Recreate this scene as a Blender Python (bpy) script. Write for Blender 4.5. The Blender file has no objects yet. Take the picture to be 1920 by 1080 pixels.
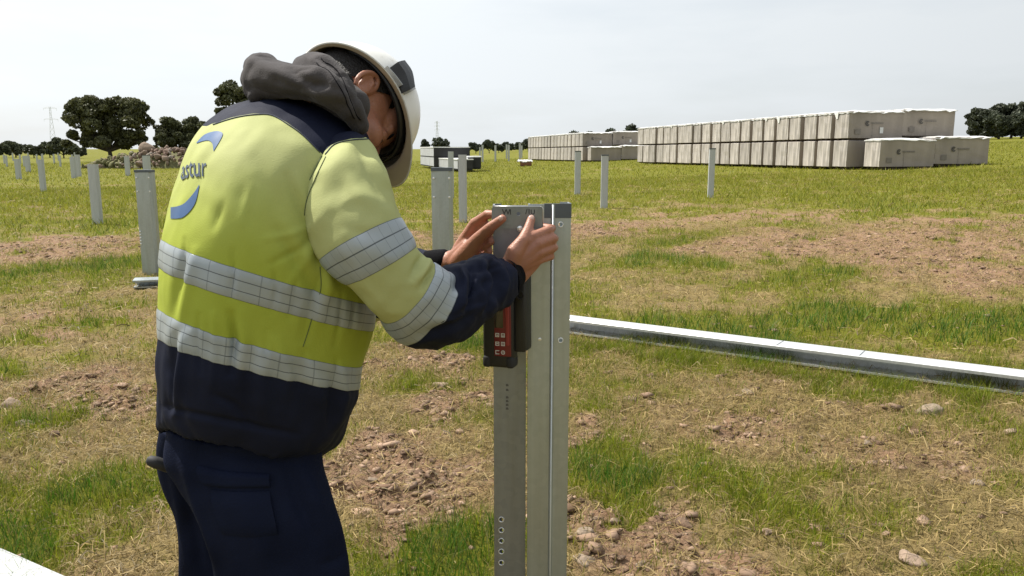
import bpy, bmesh, math, random
import numpy as np
from mathutils import Vector, Matrix

random.seed(7)
RNG = np.random.default_rng(11)
SC = bpy.context.scene
COL = SC.collection
R = math.radians

# ------------------------------------------------------------------ camera
FPX = 1500.0                       # focal length in photo pixels (1920 wide)
PITCH = math.atan(261.0 / FPX)     # horizon sits 261 px above the picture centre
CAMZ = 1.45
cam_d = bpy.data.cameras.new('camera')
cam_d.sensor_width = 36.0
cam_d.lens = FPX / 1920.0 * 36.0
cam_d.clip_start = 0.05
cam_d.clip_end = 6000.0
cam = bpy.data.objects.new('camera', cam_d)
cam.location = (0, 0, CAMZ)
cam.rotation_euler = (math.pi / 2 - PITCH, 0, 0)
COL.objects.link(cam)
SC.camera = cam

# ------------------------------------------------------------------ sky, sun, exposure
SUN_AZ, SUN_EL = R(-60), R(54)     # azimuth from +Y towards +X
world = bpy.data.worlds.new('World')
SC.world = world
world.use_nodes = True
wt = world.node_tree
for n in list(wt.nodes):
    wt.nodes.remove(n)
wo = wt.nodes.new('ShaderNodeOutputWorld')
wb = wt.nodes.new('ShaderNodeBackground')
wb.inputs['Strength'].default_value = 0.085
sky = wt.nodes.new('ShaderNodeTexSky')
sky.sky_type = 'NISHITA'
sky.sun_disc = False
sky.sun_elevation = SUN_EL
sky.sun_rotation = SUN_AZ
sky.air_density = 1.0
sky.dust_density = 2.0
sky.ozone_density = 1.0
# a thin veil of high cloud over the blue
tc = wt.nodes.new('ShaderNodeTexCoord')
mp = wt.nodes.new('ShaderNodeMapping')
mp.inputs['Scale'].default_value = (1.0, 1.0, 5.0)
wt.links.new(tc.outputs['Generated'], mp.inputs['Vector'])
nz = wt.nodes.new('ShaderNodeTexNoise')
nz.inputs['Scale'].default_value = 1.6
nz.inputs['Detail'].default_value = 6.0
nz.inputs['Roughness'].default_value = 0.55
wt.links.new(mp.outputs['Vector'], nz.inputs['Vector'])
cr_ = wt.nodes.new('ShaderNodeMapRange')
cr_.inputs['From Min'].default_value = 0.30
cr_.inputs['From Max'].default_value = 0.62
cr_.inputs['To Min'].default_value = 0.62
cr_.inputs['To Max'].default_value = 0.97
wt.links.new(nz.outputs['Fac'], cr_.inputs['Value'])
mx = wt.nodes.new('ShaderNodeMix')
mx.data_type = 'RGBA'
wt.links.new(cr_.outputs['Result'], mx.inputs['Factor'])
wt.links.new(sky.outputs['Color'], mx.inputs['A'])
# the veil scatters light forward: brightest round the sun, dimmer on the far side of the sky
nrm = wt.nodes.new('ShaderNodeVectorMath'); nrm.operation = 'NORMALIZE'
wt.links.new(tc.outputs['Generated'], nrm.inputs[0])
dt = wt.nodes.new('ShaderNodeVectorMath'); dt.operation = 'DOT_PRODUCT'
wt.links.new(nrm.outputs['Vector'], dt.inputs[0])
dt.inputs[1].default_value = (math.cos(SUN_EL) * math.sin(SUN_AZ), math.cos(SUN_EL) * math.cos(SUN_AZ), math.sin(SUN_EL))
h1 = wt.nodes.new('ShaderNodeMath'); h1.operation = 'MULTIPLY_ADD'; h1.inputs[1].default_value = 0.5; h1.inputs[2].default_value = 0.5
wt.links.new(dt.outputs['Value'], h1.inputs[0])
h2 = wt.nodes.new('ShaderNodeMath'); h2.operation = 'POWER'; h2.inputs[1].default_value = 2.0
wt.links.new(h1.outputs[0], h2.inputs[0])
h3 = wt.nodes.new('ShaderNodeMath'); h3.operation = 'MULTIPLY_ADD'; h3.inputs[1].default_value = 6.4; h3.inputs[2].default_value = 4.9
wt.links.new(h2.outputs[0], h3.inputs[0])
tint = wt.nodes.new('ShaderNodeMix'); tint.data_type = 'RGBA'; tint.blend_type = 'MULTIPLY'
tint.inputs['Factor'].default_value = 1.0
wt.links.new(h3.outputs[0], tint.inputs['A'])
tint.inputs['B'].default_value = (0.945, 0.995, 1.03, 1)
wt.links.new(tint.outputs['Result'], mx.inputs['B'])
wt.links.new(mx.outputs['Result'], wb.inputs['Color'])
wt.links.new(wb.outputs['Background'], wo.inputs['Surface'])

SUND = Vector((math.cos(SUN_EL) * math.sin(SUN_AZ), math.cos(SUN_EL) * math.cos(SUN_AZ), math.sin(SUN_EL)))
sun_d = bpy.data.lights.new('sun', 'SUN')
sun_d.energy = 5.0
sun_d.angle = R(0.6)
sun_d.color = (1.0, 0.95, 0.86)
sun = bpy.data.objects.new('sun', sun_d)
sun.rotation_euler = SUND.to_track_quat('Z', 'Y').to_euler()
sun.location = (-20, 20, 40)
COL.objects.link(sun)

SC.view_settings.view_transform = 'Standard'
SC.view_settings.look = 'None'
SC.view_settings.exposure = 0.5
SC.view_settings.gamma = 1.0
SC.view_settings.use_curve_mapping = False

# ------------------------------------------------------------------ helpers: camera maths
SP, CP = math.sin(PITCH), math.cos(PITCH)

def P(px, py, Y):
    """world point seen at photo pixel (px,py) at world depth Y"""
    u = (px - 960) / FPX
    v = (540 - py) / FPX
    d = np.array([u, CP + v * SP, -SP + v * CP])
    return np.array([0, 0, CAMZ]) + d * (Y / d[1])

def proj(p):
    p = np.asarray(p, float)
    x, y, z = p[..., 0], p[..., 1], p[..., 2] - CAMZ
    dep = y * CP - z * SP
    up = y * SP + z * CP
    return np.stack([960 + FPX * x / dep, 540 - FPX * up / dep], -1)

# ------------------------------------------------------------------ helpers: noise
_perm = RNG.permutation(256)
_perm = np.concatenate([_perm, _perm, _perm])
_g = RNG.normal(size=(256, 3))
_g /= np.linalg.norm(_g, axis=1)[:, None]

def pn(p):
    p = np.asarray(p, float)
    i = np.floor(p).astype(int)
    f = p - i
    w = f * f * f * (f * (f * 6 - 15) + 10)
    i = i & 255
    out = 0
    for dx in (0, 1):
        for dy in (0, 1):
            for dz in (0, 1):
                h = _perm[_perm[_perm[(i[..., 0] + dx) & 255] + ((i[..., 1] + dy) & 255)] + ((i[..., 2] + dz) & 255)]
                g = _g[h]
                d = g[..., 0] * (f[..., 0] - dx) + g[..., 1] * (f[..., 1] - dy) + g[..., 2] * (f[..., 2] - dz)
                ww = (w[..., 0] if dx else 1 - w[..., 0]) * (w[..., 1] if dy else 1 - w[..., 1]) * (w[..., 2] if dz else 1 - w[..., 2])
                out = out + d * ww
    return out

def fbm(p, o=4, lac=2.03, gain=0.5):
    p = np.asarray(p, float)
    a, s = 1.0, 0
    for k in range(o):
        s = s + a * pn(p + 17.3 * k)
        p = p * lac
        a *= gain
    return s

def n2(x, y, f, o=3, s=0.0):
    return fbm(np.stack([np.asarray(x) * f, np.asarray(y) * f, np.full(np.shape(x), s)], -1), o)

def sstep(a, b, x):
    t = np.clip((np.asarray(x, float) - a) / (b - a), 0, 1)
    return t * t * (3 - 2 * t)

# ------------------------------------------------------------------ helpers: objects
def tag(o, label=None, cat=None, group=None, kind=None):
    if label: o['label'] = label
    if cat: o['category'] = cat
    if group: o['group'] = group
    if kind: o['kind'] = kind
    return o

def empty(name, loc=(0, 0, 0), rz=0):
    o = bpy.data.objects.new(name, None)
    o.location = loc
    o.rotation_euler = (0, 0, rz)
    o.empty_display_size = 0.1
    COL.objects.link(o)
    return o

def link(name, me, parent=None, loc=None, rz=None):
    o = bpy.data.objects.new(name, me)
    COL.objects.link(o)
    if parent is not None: o.parent = parent
    if loc is not None: o.location = loc
    if rz is not None: o.rotation_euler = (0, 0, rz)
    return o

def np_mesh(name, V, F, mats=(), smooth=False, attrs=None, mi=None, uv=None):
    """V (n,3); F (m,3)|(m,4) array or list of faces"""
    V = np.ascontiguousarray(V, dtype=np.float32)
    me = bpy.data.meshes.new(name)
    if isinstance(F, np.ndarray):
        k = F.shape[1]
        me.vertices.add(len(V))
        me.vertices.foreach_set('co', V.ravel())
        me.loops.add(F.size)
        me.loops.foreach_set('vertex_index', np.ascontiguousarray(F, dtype=np.int32).ravel())
        me.polygons.add(len(F))
        me.polygons.foreach_set('loop_start', np.arange(0, F.size, k, dtype=np.int32))
        me.update(calc_edges=True)
    else:
        me.from_pydata(V.tolist(), [], [list(map(int, f)) for f in F])
    for m in mats:
        me.materials.append(m)
    if smooth:
        me.polygons.foreach_set('use_smooth', np.ones(len(me.polygons), dtype=bool))
    if mi is not None:
        me.polygons.foreach_set('material_index', np.asarray(mi, dtype=np.int32))
    if attrs:
        for k, a in attrs.items():
            a = np.asarray(a, dtype=np.float32)
            if a.ndim == 1:
                at = me.attributes.new(k, 'FLOAT', 'POINT')
                at.data.foreach_set('value', a)
            else:
                at = me.attributes.new(k, 'FLOAT_COLOR', 'POINT')
                if a.shape[1] == 3:
                    a = np.concatenate([a, np.ones((len(a), 1), np.float32)], 1)
                at.data.foreach_set('color', np.ascontiguousarray(a).ravel())
    if uv is not None:
        l = me.uv_layers.new(name='UVMap')
        idx = np.empty(len(me.loops), dtype=np.int32)
        me.loops.foreach_get('vertex_index', idx)
        l.data.foreach_set('uv', np.ascontiguousarray(np.asarray(uv, dtype=np.float32)[idx]).ravel())
    me.validate()
    me.update()
    return me

def grid_faces(m, n, closed=True):
    i = np.arange(m - 1)[:, None]
    jn = n if closed else n - 1
    j = np.arange(jn)[None, :]
    a = i * n + j
    b = i * n + (j + 1) % n
    c = (i + 1) * n + (j + 1) % n
    d = (i + 1) * n + j
    return np.stack([a, b, c, d], -1).reshape(-1, 4)

def box_vf(x0, x1, y0, y1, z0, z1):
    V = [(x0, y0, z0), (x1, y0, z0), (x1, y1, z0), (x0, y1, z0), (x0, y0, z1), (x1, y0, z1), (x1, y1, z1), (x0, y1, z1)]
    F = [(0, 3, 2, 1), (4, 5, 6, 7), (0, 1, 5, 4), (1, 2, 6, 5), (2, 3, 7, 6), (3, 0, 4, 7)]
    return V, F

def join_vf(parts):
    V, F = [], []
    for v, f in parts:
        o = len(V)
        V += [tuple(p) for p in v]
        F += [tuple(int(i) + o for i in q) for q in f]
    return V, F

def bev_box(name, sx, sy, sz, mat, bev=0.004, seg=2, cen=(0, 0, 0)):
    bm = bmesh.new()
    bmesh.ops.create_cube(bm, size=1.0)
    for v in bm.verts:
        v.co = Vector((v.co.x * sx + cen[0], v.co.y * sy + cen[1], v.co.z * sz + cen[2]))
    bmesh.ops.bevel(bm, geom=list(bm.edges), offset=bev, segments=seg, affect='EDGES', profile=0.5)
    me = bpy.data.meshes.new(name)
    bm.to_mesh(me); bm.free()
    me.materials.append(mat)
    for p in me.polygons: p.use_smooth = True
    return me

def tube_vf(pts, rad, n=8, cap=True):
    pts = np.asarray(pts, float)
    rad = np.broadcast_to(np.asarray(rad, float), (len(pts),))
    T = np.gradient(pts, axis=0)
    T /= np.linalg.norm(T, axis=1)[:, None] + 1e-12
    ref = np.array([0.0, 0, 1.0]) if abs(T[0][2]) < 0.9 else np.array([1.0, 0, 0])
    V = []
    for p, t, r in zip(pts, T, rad):
        a = np.cross(t, ref); a /= np.linalg.norm(a) + 1e-12
        b = np.cross(t, a)
        ref = np.cross(a, t)
        for k in range(n):
            an = 2 * math.pi * k / n
            V.append(p + r * (math.cos(an) * a + math.sin(an) * b))
    F = [tuple(f) for f in grid_faces(len(pts), n)]
    if cap:
        F.append(tuple(range(n))[::-1])
        F.append(tuple((len(pts) - 1) * n + k for k in range(n)))
    return V, F

def extrude_poly(poly, z0, z1):
    """closed plan outline -> prism"""
    n = len(poly)
    V = [(x, y, z0) for x, y in poly] + [(x, y, z1) for x, y in poly]
    F = [tuple(range(n))[::-1], tuple(range(n, 2 * n))]
    F += [(i, (i + 1) % n, n + (i + 1) % n, n + i) for i in range(n)]
    return V, F

def strip_outline(path, t):
    """plan polyline -> closed outline of a sheet of thickness t (offset to the left)"""
    p = [np.array(q, float) for q in path]
    off = []
    for i, q in enumerate(p):
        d0 = (p[i] - p[i - 1]) if i > 0 else None
        d1 = (p[i + 1] - p[i]) if i < len(p) - 1 else None
        ns = []
        for d in (d0, d1):
            if d is not None:
                d = d / np.linalg.norm(d)
                ns.append(np.array([-d[1], d[0]]))
        if len(ns) == 2:
            m = ns[0] + ns[1]
            m /= np.linalg.norm(m)
            off.append(q + m * t / max(0.35, float(m @ ns[0])))
        else:
            off.append(q + ns[0] * t)
    return [tuple(q) for q in p] + [tuple(q) for q in off[::-1]]

# ------------------------------------------------------------------ helpers: materials
def nmat(name):
    m = bpy.data.materials.new(name)
    m.use_nodes = True
    t = m.node_tree
    b = t.nodes['Principled BSDF']
    return m, t, b

def mat_rand(m, lo=0.82, hi=1.15):
    """each object that carries the material gets its own slightly different tone"""
    t = m.node_tree; b = t.nodes['Principled BSDF']
    src = b.inputs['Base Color'].links[0].from_socket
    oi = t.nodes.new('ShaderNodeObjectInfo')
    r = t.nodes.new('ShaderNodeMapRange'); r.inputs['To Min'].default_value = lo; r.inputs['To Max'].default_value = hi
    t.links.new(oi.outputs['Random'], r.inputs['Value'])
    x = t.nodes.new('ShaderNodeMix'); x.data_type = 'RGBA'; x.blend_type = 'MULTIPLY'; x.inputs['Factor'].default_value = 1.0
    t.links.new(src, x.inputs['A']); t.links.new(r.outputs['Result'], x.inputs['B'])
    t.links.new(x.outputs['Result'], b.inputs['Base Color'])
    return m

def mat(name, col, rough=0.6, metal=0.0, var=0.12, scale=8.0, bump=0.0, bscale=60.0, spec=0.5, col2=None, sheen=0.0, detail=4.0, stretch=None, coat=0.0):
    m, t, b = nmat(name)
    b.inputs['Roughness'].default_value = rough
    b.inputs['Metallic'].default_value = metal
    b.inputs['Specular IOR Level'].default_value = spec
    b.inputs['Coat Weight'].default_value = coat
    if sheen:
        b.inputs['Sheen Weight'].default_value = sheen
        b.inputs['Sheen Roughness'].default_value = 0.5
    tcn = t.nodes.new('ShaderNodeTexCoord')
    vec = tcn.outputs['Object']
    if stretch:
        mpn = t.nodes.new('ShaderNodeMapping')
        mpn.inputs['Scale'].default_value = stretch
        t.links.new(vec, mpn.inputs['Vector'])
        vec = mpn.outputs['Vector']
    n = t.nodes.new('ShaderNodeTexNoise')
    n.inputs['Scale'].default_value = scale
    n.inputs['Detail'].default_value = detail
    t.links.new(vec, n.inputs['Vector'])
    mr = t.nodes.new('ShaderNodeMapRange')
    mr.inputs['From Min'].default_value = 0.3
    mr.inputs['From Max'].default_value = 0.7
    t.links.new(n.outputs['Fac'], mr.inputs['Value'])
    mx = t.nodes.new('ShaderNodeMix')
    mx.data_type = 'RGBA'
    c = np.array(col, float)
    ca = np.clip(c * (1 - var), 0, 1)
    cb = np.clip(c * (1 + var), 0, 1) if col2 is None else np.array(col2, float)
    mx.inputs['A'].default_value = (*ca, 1)
    mx.inputs['B'].default_value = (*cb, 1)
    t.links.new(mr.outputs['Result'], mx.inputs['Factor'])
    t.links.new(mx.outputs['Result'], b.inputs['Base Color'])
    if bump:
        n2_ = t.nodes.new('ShaderNodeTexNoise')
        n2_.inputs['Scale'].default_value = bscale
        n2_.inputs['Detail'].default_value = 5.0
        t.links.new(vec, n2_.inputs['Vector'])
        bp = t.nodes.new('ShaderNodeBump')
        bp.inputs['Strength'].default_value = bump
        bp.inputs['Distance'].default_value = 0.01
        t.links.new(n2_.outputs['Fac'], bp.inputs['Height'])
        t.links.new(bp.outputs['Normal'], b.inputs['Normal'])
    return m

def leaf_mat(name, trans=0.35, rough=0.55, mult=(1, 1, 1)):
    """colour from the 'col' attribute; thin leaves let light through"""
    m = bpy.data.materials.new(name)
    m.use_nodes = True
    t = m.node_tree
    for n in list(t.nodes): t.nodes.remove(n)
    o = t.nodes.new('ShaderNodeOutputMaterial')
    a = t.nodes.new('ShaderNodeAttribute'); a.attribute_name = 'col'
    p = t.nodes.new('ShaderNodeBsdfPrincipled')
    p.inputs['Roughness'].default_value = rough
    p.inputs['Specular IOR Level'].default_value = 0.3
    tr = t.nodes.new('ShaderNodeBsdfTranslucent')
    ms = t.nodes.new('ShaderNodeMixShader')
    ms.inputs['Fac'].default_value = trans
    t.links.new(a.outputs['Color'], p.inputs['Base Color'])
    t.links.new(a.outputs['Color'], tr.inputs['Color'])
    t.links.new(p.outputs['BSDF'], ms.inputs[1])
    t.links.new(tr.outputs['BSDF'], ms.inputs[2])
    t.links.new(ms.outputs['Shader'], o.inputs['Surface'])
    return m

def galv(name, base=(0.50, 0.52, 0.52), rough=0.42, metal=0.85, top=None):
    m, t, b = nmat(name)
    b.inputs['Metallic'].default_value = metal
    tcn = t.nodes.new('ShaderNodeTexCoord')
    v = t.nodes.new('ShaderNodeTexVoronoi')
    v.inputs['Scale'].default_value = 70.0
    t.links.new(tcn.outputs['Object'], v.inputs['Vector'])
    n = t.nodes.new('ShaderNodeTexNoise')
    n.inputs['Scale'].default_value = 5.0
    n.inputs['Detail'].default_value = 6.0
    mpn = t.nodes.new('ShaderNodeMapping')
    mpn.inputs['Scale'].default_value = (11, 11, 0.55)
    t.links.new(tcn.outputs['Object'], mpn.inputs['Vector'])
    t.links.new(mpn.outputs['Vector'], n.inputs['Vector'])
    m1 = t.nodes.new('ShaderNodeMix'); m1.data_type = 'RGBA'
    m1.inputs['A'].default_value = (*[c * 0.80 for c in base], 1)
    m1.inputs['B'].default_value = (*[min(1, c * 1.20) for c in base], 1)
    t.links.new(n.outputs['Fac'], m1.inputs['Factor'])
    m2 = t.nodes.new('ShaderNodeMix'); m2.data_type = 'RGBA'
    m2.inputs['Factor'].default_value = 0.04
    t.links.new(m1.outputs['Result'], m2.inputs['A'])
    vb = t.nodes.new('ShaderNodeRGBToBW'); t.links.new(v.outputs['Color'], vb.inputs['Color'])
    t.links.new(vb.outputs['Val'], m2.inputs['B'])
    t.links.new(m2.outputs['Result'], b.inputs['Base Color'])
    mr = t.nodes.new('ShaderNodeMapRange')
    mr.inputs['To Min'].default_value = rough - 0.1
    mr.inputs['To Max'].default_value = rough + 0.14
    t.links.new(n.outputs['Fac'], mr.inputs['Value'])
    t.links.new(mr.outputs['Result'], b.inputs['Roughness'])
    return m

M = {}
M['galv'] = galv('galvanised_steel', (0.40, 0.44, 0.45), 0.36, 0.75)
M['beam_dull'] = galv('weathered_steel', (0.36, 0.37, 0.37), 0.62, 0.2)
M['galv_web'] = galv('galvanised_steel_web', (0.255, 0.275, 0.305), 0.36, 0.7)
M['galv_far'] = galv('galvanised_steel_far', (0.46, 0.475, 0.48), 0.6, 0.4)
M['steel_end'] = mat('dark_steel_end', (0.10, 0.115, 0.13), 0.5, 0.4)
M['beam'] = galv('galvanised_steel_bright', (0.58, 0.59, 0.59), 0.42, 0.5)
M['black'] = mat('black_plastic', (0.012, 0.012, 0.013), 0.45, bump=0.1, bscale=400)
M['blackrub'] = mat('black_rubber', (0.018, 0.018, 0.02), 0.7)
M['leaf'] = leaf_mat('oak_leaves', 0.22)
M['grass'] = leaf_mat('grass_blades', 0.40)
M['bark'] = mat('oak_bark', (0.07, 0.058, 0.047), 0.9, var=0.35, scale=6, bump=0.6, bscale=20)
# ------------------------------------------------------------------ the ground
def gz0(x, y):
    """large shape of the land: level on the left, rising gently to the right"""
    q = 0.9 * np.asarray(x, float) + 0.08 * np.asarray(y, float) - 2.0
    z = 0.046 * 1.5 * np.logaddexp(0, q / 1.5)
    return 5.5 * np.tanh(z / 5.5)

def at(px, py):
    """where the sight line of a photo pixel meets the land"""
    lo, hi = 0.5, 900.0
    for _ in range(60):
        mid = math.sqrt(lo * hi)
        p = P(px, py, mid)
        if p[2] > gz0(p[0], p[1]): lo = mid
        else: hi = mid
    return P(px, py, lo)

# patches of bare soil / green grass, as ellipses on the land (centre, half sizes, strength)
def patch(px0, px1, py0, py1):
    c = at((px0 + px1) / 2, (py0 + py1) / 2)
    a = at((px0 + px1) / 2, py0)
    b = at((px0 + px1) / 2, py1)
    return (float(c[0]), float((a[1] + b[1]) / 2), float((px1 - px0) / 2 * c[1] / FPX), float(max(0.05, (a[1] - b[1]) / 2)))

SOIL = [(patch(-60, 275, 428, 505), 1.0), (patch(-100, 320, 560, 640), 0.45), (patch(-80, 330, 690, 800), 0.75), (patch(560, 935, 820, 985), 1.0), (patch(720, 930, 630, 700), 0.85),
        (patch(1040, 1170, 775, 860), 0.9), (patch(1030, 1420, 945, 1120), 1.0), (patch(1380, 1960, 425, 500), 0.95), (patch(1650, 2000, 470, 560), 0.7),
        (patch(1240, 1480, 445, 480), 0.6), (patch(960, 1260, 415, 455), 0.8), (patch(0, 260, 340, 360), 0.4), (patch(760, 900, 420, 470), 0.8), (patch(1090, 1700, 400, 418), 0.65), (patch(1600, 2000, 403, 428), 0.7),
        (patch(1100, 1900, 720, 850), 0.42), (patch(1450, 1950, 820, 900), 0.5), (patch(160, 300, 355, 372), 0.5), (patch(0, 200, 380, 402), 0.55), (patch(1230, 1420, 375, 392), 0.45), (patch(780, 930, 730, 800), 0.5)]
GREEN = [(patch(570, 960, 985, 1180), 1.3), (patch(-120, 340, 840, 1180), 0.75), (patch(-100, 330, 478, 540), 0.85), (patch(1050, 2050, 560, 680), 0.95), (patch(1060, 1500, 640, 690), 0.7),
         (patch(1560, 1730, 366, 402), 1.2), (patch(1330, 1600, 800, 1010), 0.62), (patch(1060, 1200, 850, 930), 0.75), (patch(1150, 1330, 455, 505), 0.75), (patch(860, 935, 590, 650), 0.8), (patch(0, 110, 780, 870), 0.6),
         (patch(-50, 700, 400, 435), 0.5), (patch(1520, 1700, 690, 745), 0.6), (patch(1650, 1900, 930, 1080), 0.4), (patch(700, 860, 690, 760), 0.35), (patch(1450, 1620, 490, 530), 0.7), (patch(0, 180, 590, 680), 0.4)]

def blobs(lst, x, y):
    s = np.zeros(np.shape(x))
    wx = x + 0.09 * y * n2(x / y * 14, np.log(y) * 9, 1.0, 3, 3.3)
    wy = y * (1 + 0.16 * n2(x / y * 9, np.log(y) * 7, 1.0, 2, 8.1))
    for (cx, cy, rx, ry), k in lst:
        d = ((wx - cx) / rx) ** 2 + ((wy - cy) / ry) ** 2
        s = np.maximum(s, k * np.exp(-0.75 * d ** 1.35))
    return s

def masks(x, y):
    x = np.asarray(x, float); y = np.asarray(y, float)
    ya = np.maximum(np.abs(y), 0.8)
    so = blobs(SOIL, x, ya)
    gr = blobs(GREEN, x, ya)
    # patchiness; far away the patches read as long streaks
    n1 = n2(x, y, 0.9, 3, 1.0)
    n3 = n2(x, y, 3.1, 3, 5.0)
    nf = n2(x * 0.35, y, 0.22, 3, 9.0)
    far = sstep(10, 26, np.hypot(x, y))
    gr = np.clip(gr * (0.75 + 0.9 * (n1 + 0.5 * n3)) + 0.37 + 0.8 * n1 + 0.6 * n3 + far * (0.55 + 0.35 * nf), 0, 1.3)
    so = np.clip(so * (0.85 + 0.8 * n3) + 0.10 + 0.45 * n2(x, y, 1.7, 3, 12.0) - 0.10 * far, 0, 1)
    so = np.where(gr > 0.75, so * 0.25, so)
    gr = gr * (1 - 0.85 * sstep(0.45, 0.9, so))
    return gr, so

def gz(x, y, fine=True, gs=None):
    z = gz0(x, y)
    x = np.asarray(x, float); y = np.asarray(y, float)
    r = np.hypot(x, y)
    z = z + 0.03 * n2(x, y, 0.5, 3, 2.0) * sstep(1, 4, r)
    if fine:
        gr, so = gs if gs is not None else masks(x, y)
        z = z + (0.020 + 0.050 * so) * n2(x, y, 5.0, 4, 4.0) + 0.045 * so * np.abs(n2(x, y, 9.0, 3, 6.0))
    return z

def gzf(x, y):
    return float(gz(np.array([x]), np.array([y]))[0])

th = np.concatenate([np.linspace(-180, -56, 50)[:-1], np.linspace(-56, 56, 500)[:-1], np.linspace(56, 180, 50)[:-1]])
th = np.radians(th)
rr = np.concatenate([np.geomspace(0.25, 2.0, 30)[:-1], np.geomspace(2.0, 10, 250)[:-1], np.geomspace(10, 90, 130)[:-1], np.geomspace(90, 4000, 60)])
RR, TH = np.meshgrid(rr, th, indexing='ij')
GX, GY = RR * np.sin(TH), RR * np.cos(TH)
ggr, gso = masks(GX, GY)
GZ = gz(GX, GY, gs=(ggr, gso))
gV = np.stack([GX, GY, GZ], -1).reshape(-1, 3)
gF = grid_faces(len(rr), len(th))[:, ::-1]
gV = np.concatenate([gV, [[0, 0, float(gz(np.array([0.01]), np.array([0.01]))[0])]]])
cap = [(len(gV) - 1, (j + 1) % len(th), j) for j in range(len(th))]

def ground_material():
    m, t, b = nmat('field_earth_and_turf')
    b.inputs['Roughness'].default_value = 0.95
    b.inputs['Specular IOR Level'].default_value = 0.15
    a = t.nodes.new('ShaderNodeAttribute'); a.attribute_name = 'gm'
    sp = t.nodes.new('ShaderNodeSeparateColor')
    t.links.new(a.outputs['Color'], sp.inputs['Color'])
    tcn = t.nodes.new('ShaderNodeTexCoord')
    def noise(sc, det=5, ro=0.6):
        n = t.nodes.new('ShaderNodeTexNoise')
        n.inputs['Scale'].default_value = sc
        n.inputs['Detail'].default_value = det
        n.inputs['Roughness'].default_value = ro
        t.links.new(tcn.outputs['Object'], n.inputs['Vector'])
        return n.outputs['Fac']
    def mixc(f, A, B):
        x = t.nodes.new('ShaderNodeMix'); x.data_type = 'RGBA'
        if isinstance(f, float): x.inputs['Factor'].default_value = f
        else: t.links.new(f, x.inputs['Factor'])
        for s, v in (('A', A), ('B', B)):
            if isinstance(v, tuple): x.inputs[s].default_value = (*v, 1)
            else: t.links.new(v, x.inputs[s])
        return x.outputs['Result']
    def rng(v, a0, a1):
        r = t.nodes.new('ShaderNodeMapRange')
        r.inputs['From Min'].default_value = a0
        r.inputs['From Max'].default_value = a1
        t.links.new(v, r.inputs['Value'])
        return r.outputs['Result']
    nf_ = rng(noise(45, 6, 0.7), 0.3, 0.7)
    nm_ = rng(noise(7, 5), 0.35, 0.65)
    straw = mixc(nf_, (0.115, 0.083, 0.032), (0.330, 0.250, 0.105))
    green = mixc(nf_, (0.080, 0.086, 0.007), (0.185, 0.178, 0.016))
    soil = mixc(nf_, (0.135, 0.082, 0.050), (0.375, 0.250, 0.165))
    soil = mixc(nm_, soil, mixc(0.5, soil, (0.27, 0.155, 0.085)))
    def addn(v, k):
        x = t.nodes.new('ShaderNodeMath'); x.operation = 'MULTIPLY_ADD'
        t.links.new(nm_, x.inputs[0]); x.inputs[1].default_value = k; t.links.new(v, x.inputs[2])
        return x.outputs[0]
    c = mixc(rng(addn(sp.outputs['Red'], 0.25), 0.35, 0.85), straw, green)
    c = mixc(rng(addn(sp.outputs['Green'], 0.2), 0.3, 0.75), c, soil)
    t.links.new(c, b.inputs['Base Color'])
    bp = t.nodes.new('ShaderNodeBump')
    bp.inputs['Strength'].default_value = 0.8
    bp.inputs['Distance'].default_value = 0.03
    t.links.new(noise(60, 6, 0.75), bp.inputs['Height'])
    t.links.new(bp.outputs['Normal'], b.inputs['Normal'])
    return m

M['ground'] = ground_material()
gm = np.stack([ggr, gso, np.zeros_like(ggr)], -1).reshape(-1, 3)
gm = np.concatenate([gm, gm[:1]])
gT = np.concatenate([gF[:, [0, 1, 2]], gF[:, [0, 2, 3]], np.array(cap)])
ground = link('ground', np_mesh('ground', gV, gT, [M['ground']], smooth=True, attrs={'gm': gm}))
tag(ground, kind='structure')

# ------------------------------------------------------------------ grass, straw, clods (stuff)
def wedge(n, r0, r1, half):
    r = np.sqrt(RNG.uniform(r0 * r0, r1 * r1, n))
    a = np.radians(RNG.uniform(-half, half, n))
    return r * np.sin(a), r * np.cos(a)

def blades(x, y, h, w, col, lean, segs, gs=None):
    """ribbon blades with a bend; returns V, F, C"""
    n = len(x)
    z = gz(x, y, gs=gs) - 0.004
    az = RNG.uniform(0, 2 * np.pi, n)
    la = RNG.uniform(0, 2 * np.pi, n)
    dx, dy = np.cos(az), np.sin(az)
    lx, ly = np.cos(la), np.sin(la)
    rows = []
    cols = []
    shade = RNG.uniform(0.6, 1.4, n)[:, None]
    for k in range(segs + 1):
        t = k / segs
        ww = w * (1 - t) * (1 if segs > 1 else 1) * 0.5
        off = lean * h * t * t
        hz = h * t * np.sqrt(np.clip(1 - (lean * 0.6 * t) ** 2, 0.05, 1))
        c = np.stack([x + lx * off, y + ly * off, z + hz], -1)
        if k < segs:
            rows.append(c - np.stack([dx * ww, dy * ww, 0 * ww], -1))
            rows.append(c + np.stack([dx * ww, dy * ww, 0 * ww], -1))
            cols += [col * shade] * 2
        else:
            rows.append(c)
            cols += [col * shade]
    kk = 2 * segs + 1
    V = np.stack(rows, 1).reshape(-1, 3)
    C = np.stack(cols, 1).reshape(-1, 3)
    F = []
    base = np.arange(n) * kk
    for k in range(segs - 1):
        a = 2 * k
        F.append(np.stack([base + a, base + a + 1, base + a + 3], -1))
        F.append(np.stack([base + a, base + a + 3, base + a + 2], -1))
    a = 2 * (segs - 1)
    F.append(np.stack([base + a, base + a + 1, base + a + 2], -1))
    return V, np.concatenate(F), C

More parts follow.
